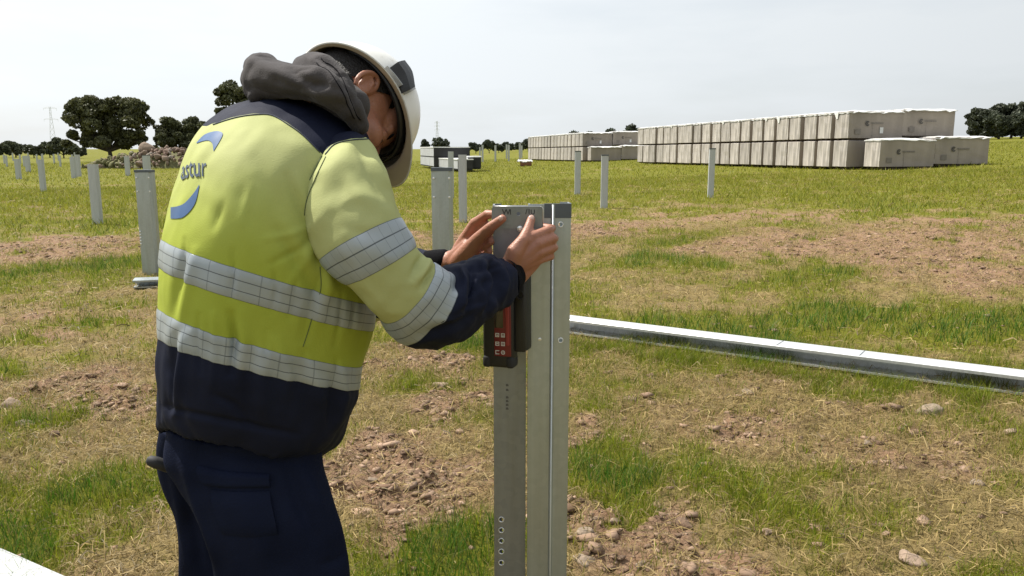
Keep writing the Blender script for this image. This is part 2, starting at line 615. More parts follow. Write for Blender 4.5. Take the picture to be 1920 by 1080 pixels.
def straws(x, y, L, w, col, gs=None):
    """dry stalks lying about"""
    n = len(x)
    z = gz(x, y, gs=gs) + RNG.uniform(0.002, 0.02, n)
    az = RNG.uniform(0, 2 * np.pi, n)
    d = np.stack([np.cos(az), np.sin(az), RNG.normal(0, 0.22, n)], -1)
    s = np.stack([-np.sin(az), np.cos(az), RNG.normal(0, 0.5, n)], -1)
    c = np.stack([x, y, z], -1)
    bend = RNG.normal(0, 0.25, n)[:, None] * s * L[:, None]
    a0, a1, a2 = c - d * L[:, None] / 2, c + bend + np.array([0, 0, 1]) * 0.15 * L[:, None], c + d * L[:, None] / 2
    ww = s * w[:, None] / 2
    V = np.stack([a0 - ww, a0 + ww, a1 - ww, a1 + ww, a2], 1).reshape(-1, 3)
    b = np.arange(n) * 5
    F = np.concatenate([np.stack([b, b + 1, b + 3], -1), np.stack([b, b + 3, b + 2], -1), np.stack([b + 2, b + 3, b + 4], -1)])
    C = np.repeat(col, 5, 0)
    return V, F, C

G1 = np.array([0.095, 0.150, 0.010]); G2 = np.array([0.240, 0.262, 0.016]); G3 = np.array([0.050, 0.140, 0.012])
S1 = np.array([0.46, 0.345, 0.150]); S2 = np.array([0.21, 0.150, 0.055])

def grass_set(n, r0, r1, half, hmul, wmul, segs, p_exp=1.0):
    x, y = wedge(n, r0, r1, half)
    gr, so = masks(x, y)
    dens = np.clip(0.30 + 0.75 * gr, 0, 1) * (1 - 0.9 * sstep(0.35, 0.8, so))
    keep = RNG.uniform(0, 1, n) < np.clip(dens, 0.03, 1)
    x, y, gr, so = x[keep], y[keep], gr[keep], so[keep]
    n = len(x)
    far = sstep(8, 22, np.hypot(x, y))
    tuft = n2(x, y, 2.3, 2, 21.0)
    h = hmul * (0.028 + 0.062 * np.clip(gr, 0, 1.1) ** 1.3 + 0.05 * np.clip(tuft, 0, 1)) * RNG.uniform(0.45, 1.45, n)
    w = wmul * RNG.uniform(0.0020, 0.0056, n)
    f = RNG.uniform(0, 1, n)[:, None]
    g = np.clip(gr, 0, 1.2)[:, None]
    live = G1 * (1 - f) + G2 * f
    lush = G3 * (1 - f) + G1 * f
    live = np.where(g > 1.0, lush, live)
    live = np.where(RNG.uniform(0, 1, (n, 1)) < 0.22, 0.5 * live + 0.5 * (S2 * (1 - f) + S1 * f), live)
    live = live * (1 - 0.55 * far[:, None]) + np.array([0.270, 0.250, 0.022]) * 0.55 * far[:, None]
    dry = S2 * (1 - f) + S1 * f
    pl = np.clip(g * 1.0 + 0.22 + 0.30 * far[:, None], 0, 1)
    col = np.where(RNG.uniform(0, 1, (n, 1)) < pl, live, dry)
    return blades(x, y, h, w, col, RNG.uniform(0.2, 1.0, n), segs, (gr, so))

sets = [grass_set(180000, 1.5, 6.0, 54, 1.0, 1.0, 2), grass_set(175000, 6.0, 14, 50, 1.0, 1.7, 2),
        grass_set(160000, 14, 34, 47, 1.15, 4.0, 1), grass_set(115000, 34, 95, 45, 1.3, 9.0, 1)]
o, VV, FF, CC = 0, [], [], []
for v, f, c in sets:
    VV.append(v); FF.append(f + o); CC.append(c); o += len(v)
tag(link('grass', np_mesh('grass', np.concatenate(VV), np.concatenate(FF), [M['grass']], attrs={'col': np.concatenate(CC)})), kind='stuff')

def straw_set(n, r0, r1, half, lm, wm):
    x, y = wedge(n, r0, r1, half)
    gr, so = masks(x, y)
    keep = RNG.uniform(0, 1, n) < np.clip(1.0 - 0.85 * gr - 0.35 * sstep(0.6, 0.95, so), 0.04, 1)
    x, y, gr, so = x[keep], y[keep], gr[keep], so[keep]
    n = len(x)
    f = RNG.uniform(0, 1, n)[:, None]
    col = (S2 * (1 - f) + S1 * f) * RNG.uniform(0.35, 1.3, (n, 1))
    return straws(x, y, lm * RNG.uniform(0.02, 0.11, n), wm * RNG.uniform(0.0016, 0.0042, n), col, (gr, so))

sets = [straw_set(98000, 1.5, 6.0, 54, 1.0, 1.0), straw_set(92000, 6.0, 15, 50, 1.3, 1.8), straw_set(72000, 15, 36, 47, 1.8, 4.0)]
o, VV, FF, CC = 0, [], [], []
for v, f, c in sets:
    VV.append(v); FF.append(f + o); CC.append(c); o += len(v)
tag(link('dry_straw', np_mesh('dry_straw', np.concatenate(VV), np.concatenate(FF), [M['grass']], attrs={'col': np.concatenate(CC)})), kind='stuff')

_bm = bmesh.new(); bmesh.ops.create_icosphere(_bm, subdivisions=1, radius=1.0)
ICO1 = np.array([v.co for v in _bm.verts]); ICO1F = np.array([[v.index for v in f.verts] for f in _bm.faces]); _bm.free()
_bm = bmesh.new(); bmesh.ops.create_icosphere(_bm, subdivisions=2, radius=1.0)
ICO2 = np.array([v.co for v in _bm.verts]); ICO2F = np.array([[v.index for v in f.verts] for f in _bm.faces]); _bm.free()
_bm = bmesh.new(); bmesh.ops.create_icosphere(_bm, subdivisions=3, radius=1.0)
ICO3 = np.array([v.co for v in _bm.verts]); ICO3F = np.array([[v.index for v in f.verts] for f in _bm.faces]); _bm.free()

xa, ya = wedge(33000, 1.6, 5.5, 52); xb, yb = wedge(42000, 5.5, 15, 48)
x, y = np.concatenate([xa, xb]), np.concatenate([ya, yb])
gr, so = masks(x, y)
keep = (RNG.uniform(0, 1, len(x)) < 0.02 + 0.9 * sstep(0.3, 0.85, so))
x, y = x[keep], y[keep]
n = len(x)
sz = np.clip(RNG.lognormal(-4.72, 0.58, n), 0.004, 0.032)
rv = ICO1[None] * (1 + RNG.normal(0, 0.20, (n, len(ICO1), 1))) + RNG.normal(0, 0.24, (n, len(ICO1), 3))
rv = rv * np.stack([RNG.uniform(0.7, 1.4, n), RNG.uniform(0.7, 1.4, n), RNG.uniform(0.3, 0.7, n)], -1)[:, None]
an = RNG.uniform(0, 6.28, n)
rx_ = rv[..., 0] * np.cos(an)[:, None] - rv[..., 1] * np.sin(an)[:, None]
ry_ = rv[..., 0] * np.sin(an)[:, None] + rv[..., 1] * np.cos(an)[:, None]
rv = np.stack([rx_, ry_, rv[..., 2]], -1) * sz[:, None, None] + np.stack([x, y, gz(x, y) + 0.1 * sz], -1)[:, None]
f = RNG.uniform(0, 1, (n, 1))
cc = (np.array([0.14, 0.086, 0.054]) * (1 - f) + np.array([0.37, 0.255, 0.178]) * f) * RNG.uniform(0.75, 1.15, (n, 1))
M['clod'] = leaf_mat('earth_clods', 0.0, 0.95)
tag(link('soil_clods', np_mesh('soil_clods', rv.reshape(-1, 3), (ICO1F[None] + (np.arange(n) * len(ICO1))[:, None, None]).reshape(-1, 3), [M['clod']], attrs={'col': np.repeat(cc, len(ICO1), 0)})), kind='stuff')

# longer grass against the steel section on the right
_a, _b = at(1060, 640), at(1960, 762)
n = 5200
t_ = RNG.uniform(0, 1, n); s_ = RNG.uniform(-0.02, 0.16, n) ** 1.0
d_ = np.array([_b[0] - _a[0], _b[1] - _a[1]]); d_ /= np.linalg.norm(d_)
x = _a[0] + (_b[0] - _a[0]) * t_ + d_[1] * s_; y = _a[1] + (_b[1] - _a[1]) * t_ - d_[0] * s_
kp = n2(x, y, 3.0, 2, 41.0) > -0.12
x, y = x[kp], y[kp]; n = len(x)
f = RNG.uniform(0, 1, (n, 1))
v_, f_, c_ = blades(x, y, RNG.uniform(0.03, 0.12, n), RNG.uniform(0.002, 0.005, n), G1 * (1 - f) + G2 * f, RNG.uniform(0.2, 1.0, n), 2)
tag(link('grass', np_mesh('grass', v_, f_, [M['grass']], attrs={'col': c_})), kind='stuff')

# ------------------------------------------------------------------ single stones
M['stone'] = mat('field_stone', (0.23, 0.175, 0.125), 0.92, var=0.3, scale=30, bump=0.5, bscale=90)
M['stone_pink'] = mat('pale_pink_stone', (0.27, 0.195, 0.14), 0.9, var=0.22, scale=40, bump=0.4, bscale=120)
M['clod_brown'] = mat('dark_earth_clod', (0.15, 0.095, 0.06), 0.97, var=0.4, scale=40, bump=0.8, bscale=80)

def stone_mesh(seed, sx, sy, sz, m, ico=2, flat=0.0):
    b = ICO3 if ico == 3 else ICO2
    lo_, hi_ = (0.5, 0.85) if ico == 3 else (0.38, 0.72)
    d = fbm(b * 1.3 + seed * 7.7, 4) * 0.55
    # chop with a few planes for broken faces
    v = b * (1 + d)[:, None]
    rg = np.random.default_rng(seed)
    for _ in range(11):
        nn = rg.normal(size=3); nn /= np.linalg.norm(nn)
        lim = rg.uniform(lo_, hi_)
        ex = np.maximum(0, v @ nn - lim)
        v = v - ex[:, None] * nn * 0.85
    v = v * np.array([sx, sy, sz])
    return np_mesh('stone', v, ICO3F if ico == 3 else ICO2F, [m], smooth=False)

STONES = [(828, 728, 20, 'stone_pink', 'pale pink stone lying on its own left of the tall post'),
          (1402, 738, 17, 'stone', 'flat tan stone in the dry grass in front of the long steel section'),
          (1742, 772, 28, 'stone', 'wide grey-brown stone half sunk in dry grass below the right end of the steel section'),
          (1092, 1014, 24, 'stone', 'tan stone at the right foot of the tall post, upper one'),
          (1150, 985, 15, 'stone_pink', 'small pale stone just right of the tall post'),
          (1095, 1058, 26, 'stone', 'broken tan stone at the bottom edge beside the tall post'),
          (1440, 1000, 14, 'stone_pink', 'pale stone between grass tufts in the right foreground'),
          (1710, 1055, 26, 'stone_pink', 'round pale stone at the bottom edge of the right foreground'),
          (1625, 838, 12, 'stone', 'small round stone in the right middle ground'),
          (1280, 985, 24, 'clod_brown', 'dark brown earth clod in the right foreground'),
          (740, 962, 18, 'stone_pink', 'pale flat stone on bare earth above the bright green grass'),
          (700, 905, 12, 'stone', 'small round stone on the bare earth right of the trousers'),
          (1220, 705, 13, 'clod_brown', 'brown clod of earth right of the tall post near the steel section'),
          (1140, 700, 12, 'clod_brown', 'dark clod beside the post at the edge of the grass'),
          (20, 765, 22, 'stone_pink', 'pale stone at the left edge of the picture'),
          (48, 795, 20, 'stone', 'tan stone just below the pale one at the left edge'),
          (105, 815, 12, 'clod_brown', 'brown clod left of the worker on dry grass'),
          (1895, 810, 14, 'stone_pink', 'pale stone at the right edge of the picture'),
          (1830, 905, 14, 'stone', 'tan stone near the right edge in dry stalks'),
          (1200, 1060, 16, 'stone', 'tan stone among clods at the bottom right of the post')]
for i, (px, py, wpx, m, lab) in enumerate(STONES):
    c = at(px, py)
    s = wpx / FPX * math.hypot(c[1], c[0]) * 1.0
    o_ = link('earth_clod' if m == 'clod_brown' else 'stone', stone_mesh(i + 1, s, s * 0.8, s * 0.55, M[m], 3), loc=(c[0], c[1], gzf(c[0], c[1]) + s * 0.02), rz=i * 1.7)
    tag(o_, lab, 'clod' if m == 'clod_brown' else 'stone', 'loose stones and clods on the field')
# ------------------------------------------------------------------ trees
LF = np.array([[-0.5, -0.32, 0], [0.5, -0.32, 0.12], [0.5, 0.32, 0], [-0.5, 0.32, 0.12]])

def rand_rot(n):
    q = RNG.normal(size=(n, 4)); q /= np.linalg.norm(q, axis=1)[:, None]
    w, x, y, z = q.T
    return np.stack([1 - 2 * (y * y + z * z), 2 * (x * y - z * w), 2 * (x * z + y * w), 2 * (x * y + z * w), 1 - 2 * (x * x + z * z), 2 * (y * z - x * w),
                     2 * (x * z - y * w), 2 * (y * z + x * w), 1 - 2 * (x * x + y * y)], -1).reshape(n, 3, 3)

def tree(name, px, base_py, Yd, lobes, nleaf, lsize, label, group=None, tone=(0.058, 0.068, 0.028), trunk_h=None):
    """lobes: (px, py, half width px, half height px) of the crown's rounded masses"""
    k = Yd * CP / FPX
    bx = (px - 960) * k
    bz = float(gz0(bx, Yd))
    root = empty(name, (bx, Yd, bz))
    cs = []
    for (lx, ly, hw, hh) in lobes:
        c = P(lx, ly, Yd)
        cs.append((c[0] - bx, RNG.uniform(-0.3, 0.3) * hw * k, c[2] - bz, hw * k, hw * k * 0.9, hh * k))
    # crown: leaf clumps around many small sub-masses spread over each lobe
    pts, cl = [], []
    vol = sum(c[3] * c[5] for c in cs)
    for c in cs:
        nl = int(nleaf * c[3] * c[5] / vol)
        ns = max(14, int(60 * (c[3] * c[5] / vol) * len(cs) ** 0.5))
        d = RNG.normal(size=(ns, 3)); d /= np.linalg.norm(d, axis=1)[:, None]
        d[:, 2] = np.where(d[:, 2] < -0.5, -d[:, 2], d[:, 2])
        rad = RNG.uniform(0.30, 0.84, ns)[:, None]
        sub = d * rad * np.array(c[3:6]) + np.array(c[:3])
        sr = RNG.uniform(0.18, 0.34, ns) * min(c[3], c[5]) * 1.05
        w = sr ** 2
        idx = RNG.choice(ns, nl, p=w / w.sum())
        dd = RNG.normal(size=(nl, 3)); dd /= np.linalg.norm(dd, axis=1)[:, None]
        q = sub[idx] + dd * (sr[idx] * RNG.uniform(0.55, 1.05, nl) ** 0.6)[:, None] * np.array([1.15, 1.15, 0.85])
        pts.append(q)
        cl.append((RNG.uniform(0.75, 1.3, ns)[idx])[:, None] * RNG.uniform(0.7, 1.3, (nl, 1)))
    pts = np.concatenate(pts); cl = np.concatenate(cl)
    n = len(pts)
    V = np.einsum('nij,kj->nki', rand_rot(n), LF) * (lsize * RNG.uniform(0.6, 1.4, n))[:, None, None] + pts[:, None]
    col = np.array(tone) * cl * np.array([1, 1, 1]) + RNG.uniform(-0.004, 0.010, (n, 1)) * np.array([1.1, 1.0, 0.3])
    col = np.repeat(np.clip(col, 0.004, 1), 4, 0)
    F = np.arange(4 * n).reshape(-1, 4)
    F = np.concatenate([F[:, [0, 1, 2]], F[:, [0, 2, 3]]])
    cr = link('crown', np_mesh('crown', V.reshape(-1, 3), F, [M['leaf']], attrs={'col': col}), root)
    # trunk with limbs up into the lobes
    zc = np.mean([c[2] for c in cs])
    hw = max(c[3] for c in cs)
    fork = max(0.35 * zc, 0.5)
    parts = [tube_vf([(0, 0, -0.3), (0.02 * hw, 0, fork * 0.5), (0, 0, fork)], [hw * 0.085, hw * 0.065, hw * 0.055], 8)]
    for c in cs:
        for q in range(3):
            e = (c[0] + RNG.uniform(-0.45, 0.45) * c[3], c[1] + RNG.uniform(-0.4, 0.4) * c[4], c[2] + RNG.uniform(-0.2, 0.4) * c[5])
            parts.append(tube_vf([(0, 0, fork * 0.9), (e[0] * 0.5, e[1] * 0.5, fork + (e[2] - fork) * 0.4), e], [hw * 0.045, hw * 0.03, hw * 0.012], 6))
    link('trunk', np_mesh('trunk', *map(lambda q: q, join_vf(parts)), [M['bark']]), root)
    tag(root, label, 'tree', group)
    return root

tree('oak_tree', 205, 300, 92, [(168, 222, 50, 42), (245, 225, 46, 42), (205, 205, 40, 27), (150, 262, 36, 22), (262, 264, 30, 24), (205, 262, 60, 32)], 34000, 0.26,
     'large round dark evergreen oak behind the rock heap, left of the worker', tone=(0.092, 0.096, 0.045))
tree('oak_tree', 338, 296, 97, [(318, 243, 26, 27), (360, 243, 26, 26), (338, 268, 46, 24), (300, 270, 16, 20)], 22000, 0.22,
     'mid-sized rounded oak between the large oak and the worker', tone=(0.085, 0.092, 0.045))
tree('oak_tree', 445, 300, 80, [(432, 185, 32, 32), (470, 190, 40, 38), (420, 213, 26, 20), (455, 240, 60, 40)], 24000, 0.20,
     'tall oak whose crown shows left of the dark hood', tone=(0.088, 0.094, 0.046))
for i, (px, hw, top, d, lab) in enumerate([
        (-8, 26, 266, 130, 'dark low oak cut by the left edge of the picture'), (28, 24, 264, 135, 'dark low oak second from the left edge'),
        (62, 20, 271, 128, 'small dark oak third from the left edge, left of the pylon foot'), (92, 22, 266, 132, 'low dark oak below the tall pylon'),
        (118, 24, 259, 126, 'round-topped dark oak right of the pylon foot'), (142, 20, 272, 124, 'low dark bush just left of the large oak')]):
    bp = 279 + 1.45 * FPX / d
    h = (bp - top) / 2
    tree('oak_tree', px, 0, d, [(px - hw * 0.3, top + h * 0.95, hw * 0.75, h * 0.95), (px + hw * 0.4, top + h * 1.15, hw * 0.65, h * 0.85)], 7000, 0.32, lab, 'low oaks along the left skyline', (0.075, 0.085, 0.050))
for i, (px, hw, top, lab) in enumerate([
        (797, 8, 260, 'tiny dark oak on the skyline just right of the helmet'), (827, 17, 257, 'wide low oak on the skyline behind the dark stack'),
        (892, 14, 267, 'dark oak on the skyline right of the dark stack'), (917, 13, 261, 'rounded oak standing highest on the skyline between dark stack and cartons'),
        (935, 10, 270, 'low oak on the skyline right of the rounded one'), (953, 13, 267, 'broad low oak in the middle of the gap'),
        (973, 8, 267, 'small oak on the skyline near the cartons'), (990, 12, 261, 'dark oak half hidden by the left end of the far cartons')]):
    d = 190 + 6 * (i % 3)
    bz = float(gz0((px - 960) * d / FPX, d))
    bp = 279 + (1.45 - bz) * FPX / d
    h = (bp - top) / 2
    tree('oak_tree', px, 0, d, [(px - hw * 0.25, top + h * 0.95, hw * 0.8, h * 0.95), (px + hw * 0.45, top + h * 1.1, hw * 0.6, h * 0.85)], 2000, 0.52, lab, 'small oaks on the far skyline', (0.068, 0.080, 0.055))
for i, (px, hw, top, lab) in enumerate([
        (1085, 18, 244, 'flat dark oak top peeping over the far cartons, leftmost'), (1112, 16, 245, 'small dark oak top over the middle of the far cartons'),
        (1152, 18, 241, 'dark oak top over the right half of the far cartons'), (1190, 22, 232, 'taller dark oak top where the two carton stacks meet'), (1228, 18, 235, 'dark oak top over the left end of the long carton row')]):
    d = 120 + 4 * i
    bz = float(gz0((px - 960) * d / FPX, d))
    bp = 279 + (1.45 - bz) * FPX / d
    h = (bp - top) / 2
    tree('oak_tree', px, 0, d, [(px - hw * 0.3, top + h * 0.95, hw * 0.75, h * 0.95), (px + hw * 0.4, top + h * 1.05, hw * 0.65, h * 0.9)], 2600, 0.42, lab, 'oaks behind the carton stacks', (0.068, 0.080, 0.055))
for i, (px, hw, top, d, lab) in enumerate([
        (1845, 36, 201, 112, 'dark rounded oak just right of the upper cartons'), (1870, 34, 213, 104, 'lower dark oak in front, right of the cartons'),
        (1893, 36, 192, 114, 'tall dark oak near the right edge'), (1912, 30, 212, 103, 'low dark oak in front at the right edge'), (1940, 38, 185, 110, 'tallest dark oak, cut by the right edge'), (1975, 30, 196, 112, 'dark oak beyond the right edge')]):
    bz = float(gz0((px - 960) * d / FPX, d))
    bp = 279 + (1.45 - bz) * FPX / d
    h = (bp - top) / 2
    tree('oak_tree', px, 0, d, [(px - hw * 0.25, top + h * 0.8, hw * 0.75, h * 0.8), (px + hw * 0.35, top + h * 1.1, hw * 0.7, h * 0.9), (px, top + h * 1.5, hw * 0.95, h * 0.6)], 14000, 0.30, lab, 'dark oaks at the right edge of the field', (0.060, 0.070, 0.046))

# ------------------------------------------------------------------ pylons
M['pylon'] = mat('pylon_steel', (0.62, 0.64, 0.66), 0.6, 0.0)

def pylon(px, base_py, top_py, d, label, arms):
    k = d * CP / FPX
    x = (px - 960) * k
    z0 = float(gz0(x, d))
    H = P(px, top_py, d)[2] - z0
    root = empty('power_pylon', (x, d, z0), 0.5)
    w0, w1, t = H * 0.075, H * 0.016, H * 0.0030
    parts = []
    cor = [(-1, -1), (1, -1), (1, 1), (-1, 1)]
    zs = np.linspace(0, 1, 9) ** 0.85
    wz = lambda s: w0 + (w1 - w0) * min(1, s / 0.8)
    for a, b in cor:
        parts.append(tube_vf([(a * wz(s), b * wz(s), s * H) for s in zs], t, 4))
    for i in range(8):
        s0, s1 = zs[i], zs[i + 1]
        for q in range(4):
            a, b = cor[q], cor[(q + 1) % 4]
            parts.append(tube_vf([(a[0] * wz(s0), a[1] * wz(s0), s0 * H), (b[0] * wz(s1), b[1] * wz(s1), s1 * H)], t * 0.6, 4))
            parts.append(tube_vf([(b[0] * wz(s0), b[1] * wz(s0), s0 * H), (a[0] * wz(s1), a[1] * wz(s1), s1 * H)], t * 0.6, 4))
    link('lattice_mast', np_mesh('lattice_mast', *join_vf(parts), [M['pylon']]), root)
    for s, hw in arms:
        a = H * hw
        pr = []
        for sg in (-1, 1):
            pr.append(tube_vf([(sg * wz(s), 0, s * H), (sg * a, 0, s * H - 0.005 * H)], t * 0.8, 4))
            pr.append(tube_vf([(sg * wz(s), 0, (s + 0.03) * H), (sg * a, 0, s * H)], t * 0.7, 4))
            pr.append(tube_vf([(sg * a * 0.97, 0, s * H), (sg * a * 0.97, 0, (s - 0.05) * H)], t * 0.6, 4))
        pr.append(tube_vf([(-wz(s), 0, s * H), (wz(s), 0, s * H)], t * 0.8, 4))
        link('crossarm', np_mesh('crossarm', *join_vf(pr), [M['pylon']]), root)
    tag(root, label, 'pylon')

pylon(101, 285, 200, 420, 'pale lattice power pylon with two crossarms left of the large oak', [(0.965, 0.13), (0.72, 0.14)])
pylon(820, 285, 227, 520, 'tiny pale lattice pylon on the skyline right of the helmet', [(0.95, 0.09), (0.84, 0.10), (0.72, 0.09)])
pylon(936, 285, 266, 700, 'faint far pylon mast above the gap between dark stack and cartons', [(0.9, 0.1)])

# ------------------------------------------------------------------ rock heap
M['rock_a'] = mat('heap_rock_tan', (0.21, 0.155, 0.115), 0.95, var=0.3, scale=4, bump=0.5, bscale=12)
M['rock_b'] = mat('heap_rock_red', (0.185, 0.125, 0.095), 0.95, var=0.3, scale=4, bump=0.5, bscale=12)
M['rock_c'] = mat('heap_rock_mossy', (0.12, 0.115, 0.045), 0.95, var=0.4, scale=3, bump=0.5, bscale=12)
M['rock_d'] = mat('heap_rock_pale', (0.28, 0.24, 0.20), 0.95, var=0.25, scale=4, bump=0.5, bscale=12)
HD = 62.0
hk = HD * CP / FPX
hx0, hx1 = (163 - 960) * hk, (368 - 960) * hk
heap = empty('rock_heap', ((hx0 + hx1) / 2, HD, float(gz0((hx0 + hx1) / 2, HD))))
tag(heap, 'heap of tan and reddish boulders overgrown on its left, below the oaks', 'rock heap')
hw_ = (hx1 - hx0) / 2
hprof = lambda u: np.interp(u, [-1, -0.75, -0.45, -0.1, 0.25, 0.6, 0.85, 1.0], [0.12, 0.5, 0.98, 1.25, 1.5, 1.6, 1.35, 0.8])
# mound of earth under the stones
mu = np.linspace(-1.08, 1.08, 40); mvv = np.linspace(-1, 1, 14)
MU, MVv = np.meshgrid(mu, mvv, indexing='ij')
mz = hprof(np.clip(MU, -1, 1)) * 0.85 * np.clip(1 - MVv ** 2, 0, 1) * np.clip((1.1 - np.abs(MU)) * 6, 0, 1) + 0.25 * n2(MU * 4, MVv * 2, 1.5, 3, 2.0) - 0.15
link('earth_mound', np_mesh('earth_mound', np.stack([MU * hw_, MVv * 2.2, mz], -1).reshape(-1, 3), grid_faces(40, 14, False)[:, ::-1], [M['rock_c']], smooth=True), heap)
rmesh = [[stone_mesh(60 + i, 1, 0.85, 0.7, M[m], 2) for i in range(4)] for m in ('rock_a', 'rock_b', 'rock_c', 'rock_d')]
for i in range(285):
    u = RNG.uniform(-0.98, 1.0); v = RNG.uniform(-1.0, 0.35)
    top = float(hprof(u)) * (1 - v * v) ** 0.7
    pr = (0.2, 0.1, 0.62, 0.08) if u < -0.1 else (0.45, 0.40, 0.03, 0.12)
    m = RNG.choice(4, p=pr)
    s = float(np.clip(RNG.lognormal(-1.62, 0.42), 0.1, 0.45))
    o_ = link('rock', rmesh[m][i % 4], heap, (u * hw_, v * 2.2, top * 0.9 + RNG.uniform(-0.1, 0.05)))
    o_.rotation_euler = tuple(RNG.uniform(0, 6.28, 3))
    o_.scale = (s, s * RNG.uniform(0.8, 1.1), s)
o_ = link('rock', rmesh[0][1], heap, ((278 - 960) * hk - (hx0 + hx1) / 2, -0.5, 1.55)); o_.scale = (0.75, 0.6, 0.72)

# ------------------------------------------------------------------ cartons of solar panels on pallets
M['carton'] = mat('wrapped_carton', (0.295, 0.252, 0.218), 0.45, var=0.16, scale=1.6, bump=0.35, bscale=14, spec=0.4, stretch=(1, 1, 0.35))
M['carton_lit_side'] = mat('wrapped_carton_lit', (0.355, 0.322, 0.290), 0.38, var=0.42, scale=4.0, bump=0.5, bscale=16, spec=0.5, stretch=(1.2, 2.5, 0.22))  # paler copy of the carton: sun on the end faces, in the colour
mat_rand(M['carton']); mat_rand(M['carton_lit_side'])
M['film'] = mat('white_plastic_sheet', (0.72, 0.72, 0.71), 0.35, var=0.06, bump=0.4, bscale=10)
M['pallet'] = mat('pallet_wood', (0.07, 0.05, 0.035), 0.9, var=0.3, scale=5)
M['print'] = mat('carton_print', (0.075, 0.068, 0.065), 0.7)
M['print_pale'] = mat('carton_print_faint', (0.20, 0.175, 0.155), 0.6)
M['paper'] = mat('paper_label', (0.62, 0.62, 0.60), 0.7)
M['tape'] = mat('brown_tape_panel', (0.20, 0.155, 0.12), 0.6)

def crumple_box(seed, L, W, H, mats, r=0.014, k=(9, 5, 5), amp=0.014):
    """wrapped carton: soft-edged block, sides (normal along y = short ends' axis) get a paler copy with sunlight in its colour"""
    bm = bmesh.new()
    bmesh.ops.create_cube(bm, size=1.0)
    for v in bm.verts: v.co = Vector((v.co.x * L, v.co.y * W, v.co.z * H))
    bmesh.ops.bevel(bm, geom=list(bm.edges), offset=r, segments=1, affect='EDGES')
    bmesh.ops.subdivide_edges(bm, edges=[e for e in bm.edges if e.calc_length() > 0.3], cuts=4, use_grid_fill=True)
    P_ = np.array([v.co for v in bm.verts])
    d = np.stack([fbm(P_ * 3.1 + seed * 3.3 + q, 3) for q in (0, 9, 21)], -1) * amp
    for v, q in zip(bm.verts, d): v.co += Vector(q)
    me = bpy.data.meshes.new('carton')
    bm.to_mesh(me); bm.free()
    for m in mats: me.materials.append(m)
    for p in me.polygons:
        if abs(p.normal.x) > 0.7: p.material_index = 1
    return me

CL, CW, CH = 2.55, 0.97, 1.08      # length, width, carton height
PB = 0.06                          # pallet under it
carton_me = [crumple_box(i, CL, (CW - 0.05) * (0.94, 1.0, 0.97, 1.03, 0.9)[i], CH * (1.0, 0.985, 1.0, 0.99, 0.995)[i], [M['carton'], M['carton_lit_side']]) for i in range(5)]
def top_film(seed, L=CL, W=CW):
    n_, m_ = 14, 8
    u, v = np.meshgrid(np.linspace(-1, 1, n_), np.linspace(-1, 1, m_), indexing='ij')
    X = u * (L / 2 + 0.03); Yv = v * (W / 2 + 0.005)
    edge = np.maximum(np.abs(u), np.abs(v))
    Z = 0.030 + 0.05 * fbm(np.stack([X * 2.2, Yv * 2.2, np.full_like(X, seed * 5.1)], -1), 3) - (0.05 + 0.12 * np.clip(fbm(np.stack([X * 5, Yv * 5, np.full_like(X, seed * 9.1)], -1), 2), 0, 1)) * sstep(0.86, 1.0, edge)
    V = np.stack([X, Yv, Z], -1).reshape(-1, 3)
    lo = V.copy(); lo[:, 2] -= 0.03
    F = grid_faces(n_, m_, False)
    V2 = np.concatenate([V, lo]); k = len(V)
    rim = [i * m_ for i in range(n_)] + [(n_ - 1) * m_ + j for j in range(1, m_)] + [i * m_ + m_ - 1 for i in range(n_ - 2, -1, -1)] + [j for j in range(m_ - 2, 0, -1)]
    FF = [tuple(f[::-1]) for f in F] + [tuple(f + k) for f in F] + [(rim[i], rim[(i + 1) % len(rim)], rim[(i + 1) % len(rim)] + k, rim[i] + k) for i in range(len(rim))]
    return np_mesh('plastic_sheet', V2, FF, [M['film']], smooth=True)
film_me = [top_film(i) for i in range(4)]
def pallet_vf(L, W):
    ps = [box_vf(-L / 2, L / 2, W * a - 0.05, W * a + 0.05, -PB, -0.018) for a in (-0.40, 0, 0.40)]
    ps += [box_vf(L * a - 0.06, L * a + 0.06, -W / 2 + 0.02, W / 2 - 0.02, -0.018, 0) for a in np.linspace(-0.45, 0.45, 8)]
    return join_vf(ps)
pallet_me = np_mesh('pallet', *pallet_vf(CL - 0.2, CW - 0.12), [M['pallet']])

def ring_vf(r0, r1, a0, a1, n=20):
    V, F = [], []
    for i in range(n + 1):
        a = a0 + (a1 - a0) * i / n
        V += [(r0 * math.cos(a), 0, r0 * math.sin(a)), (r1 * math.cos(a), 0, r1 * math.sin(a))]
    for i in range(n): F.append((2 * i, 2 * i + 1, 2 * i + 3, 2 * i + 2))
    return V, F
emblem_vf = join_vf([ring_vf(0.055, 0.105, R(40), R(330)), ring_vf(0.0, 0.04, R(0), R(300), 10)])
emblem_me = np_mesh('printed_emblem', *emblem_vf, [M['print']])
_ln = []
_x = 0.0
for i in range(10):
    w_ = 0.03 + 0.018 * ((i * 7) % 3)
    _ln.append(([(_x, 0, -0.03), (_x + w_, 0, -0.03), (_x + w_, 0, 0.03), (_x, 0, 0.03)], [(0, 1, 2, 3)]))
    _x += w_ + 0.012
line_me = np_mesh('printed_line', *join_vf(_ln), [M['print_pale']])
panel_me = np_mesh('printed_panel', [(-0.13, 0, -0.1), (0.13, 0, -0.1), (0.13, 0, 0.1), (-0.13, 0, 0.1)], [(0, 1, 2, 3)], [M['print_pale']])
sheet_me = np_mesh('paper_label', [(-0.08, 0, -0.12), (0.08, 0, -0.12), (0.08, 0, 0.12), (-0.08, 0, 0.12)], [(0, 1, 2, 3)], [M['paper']])
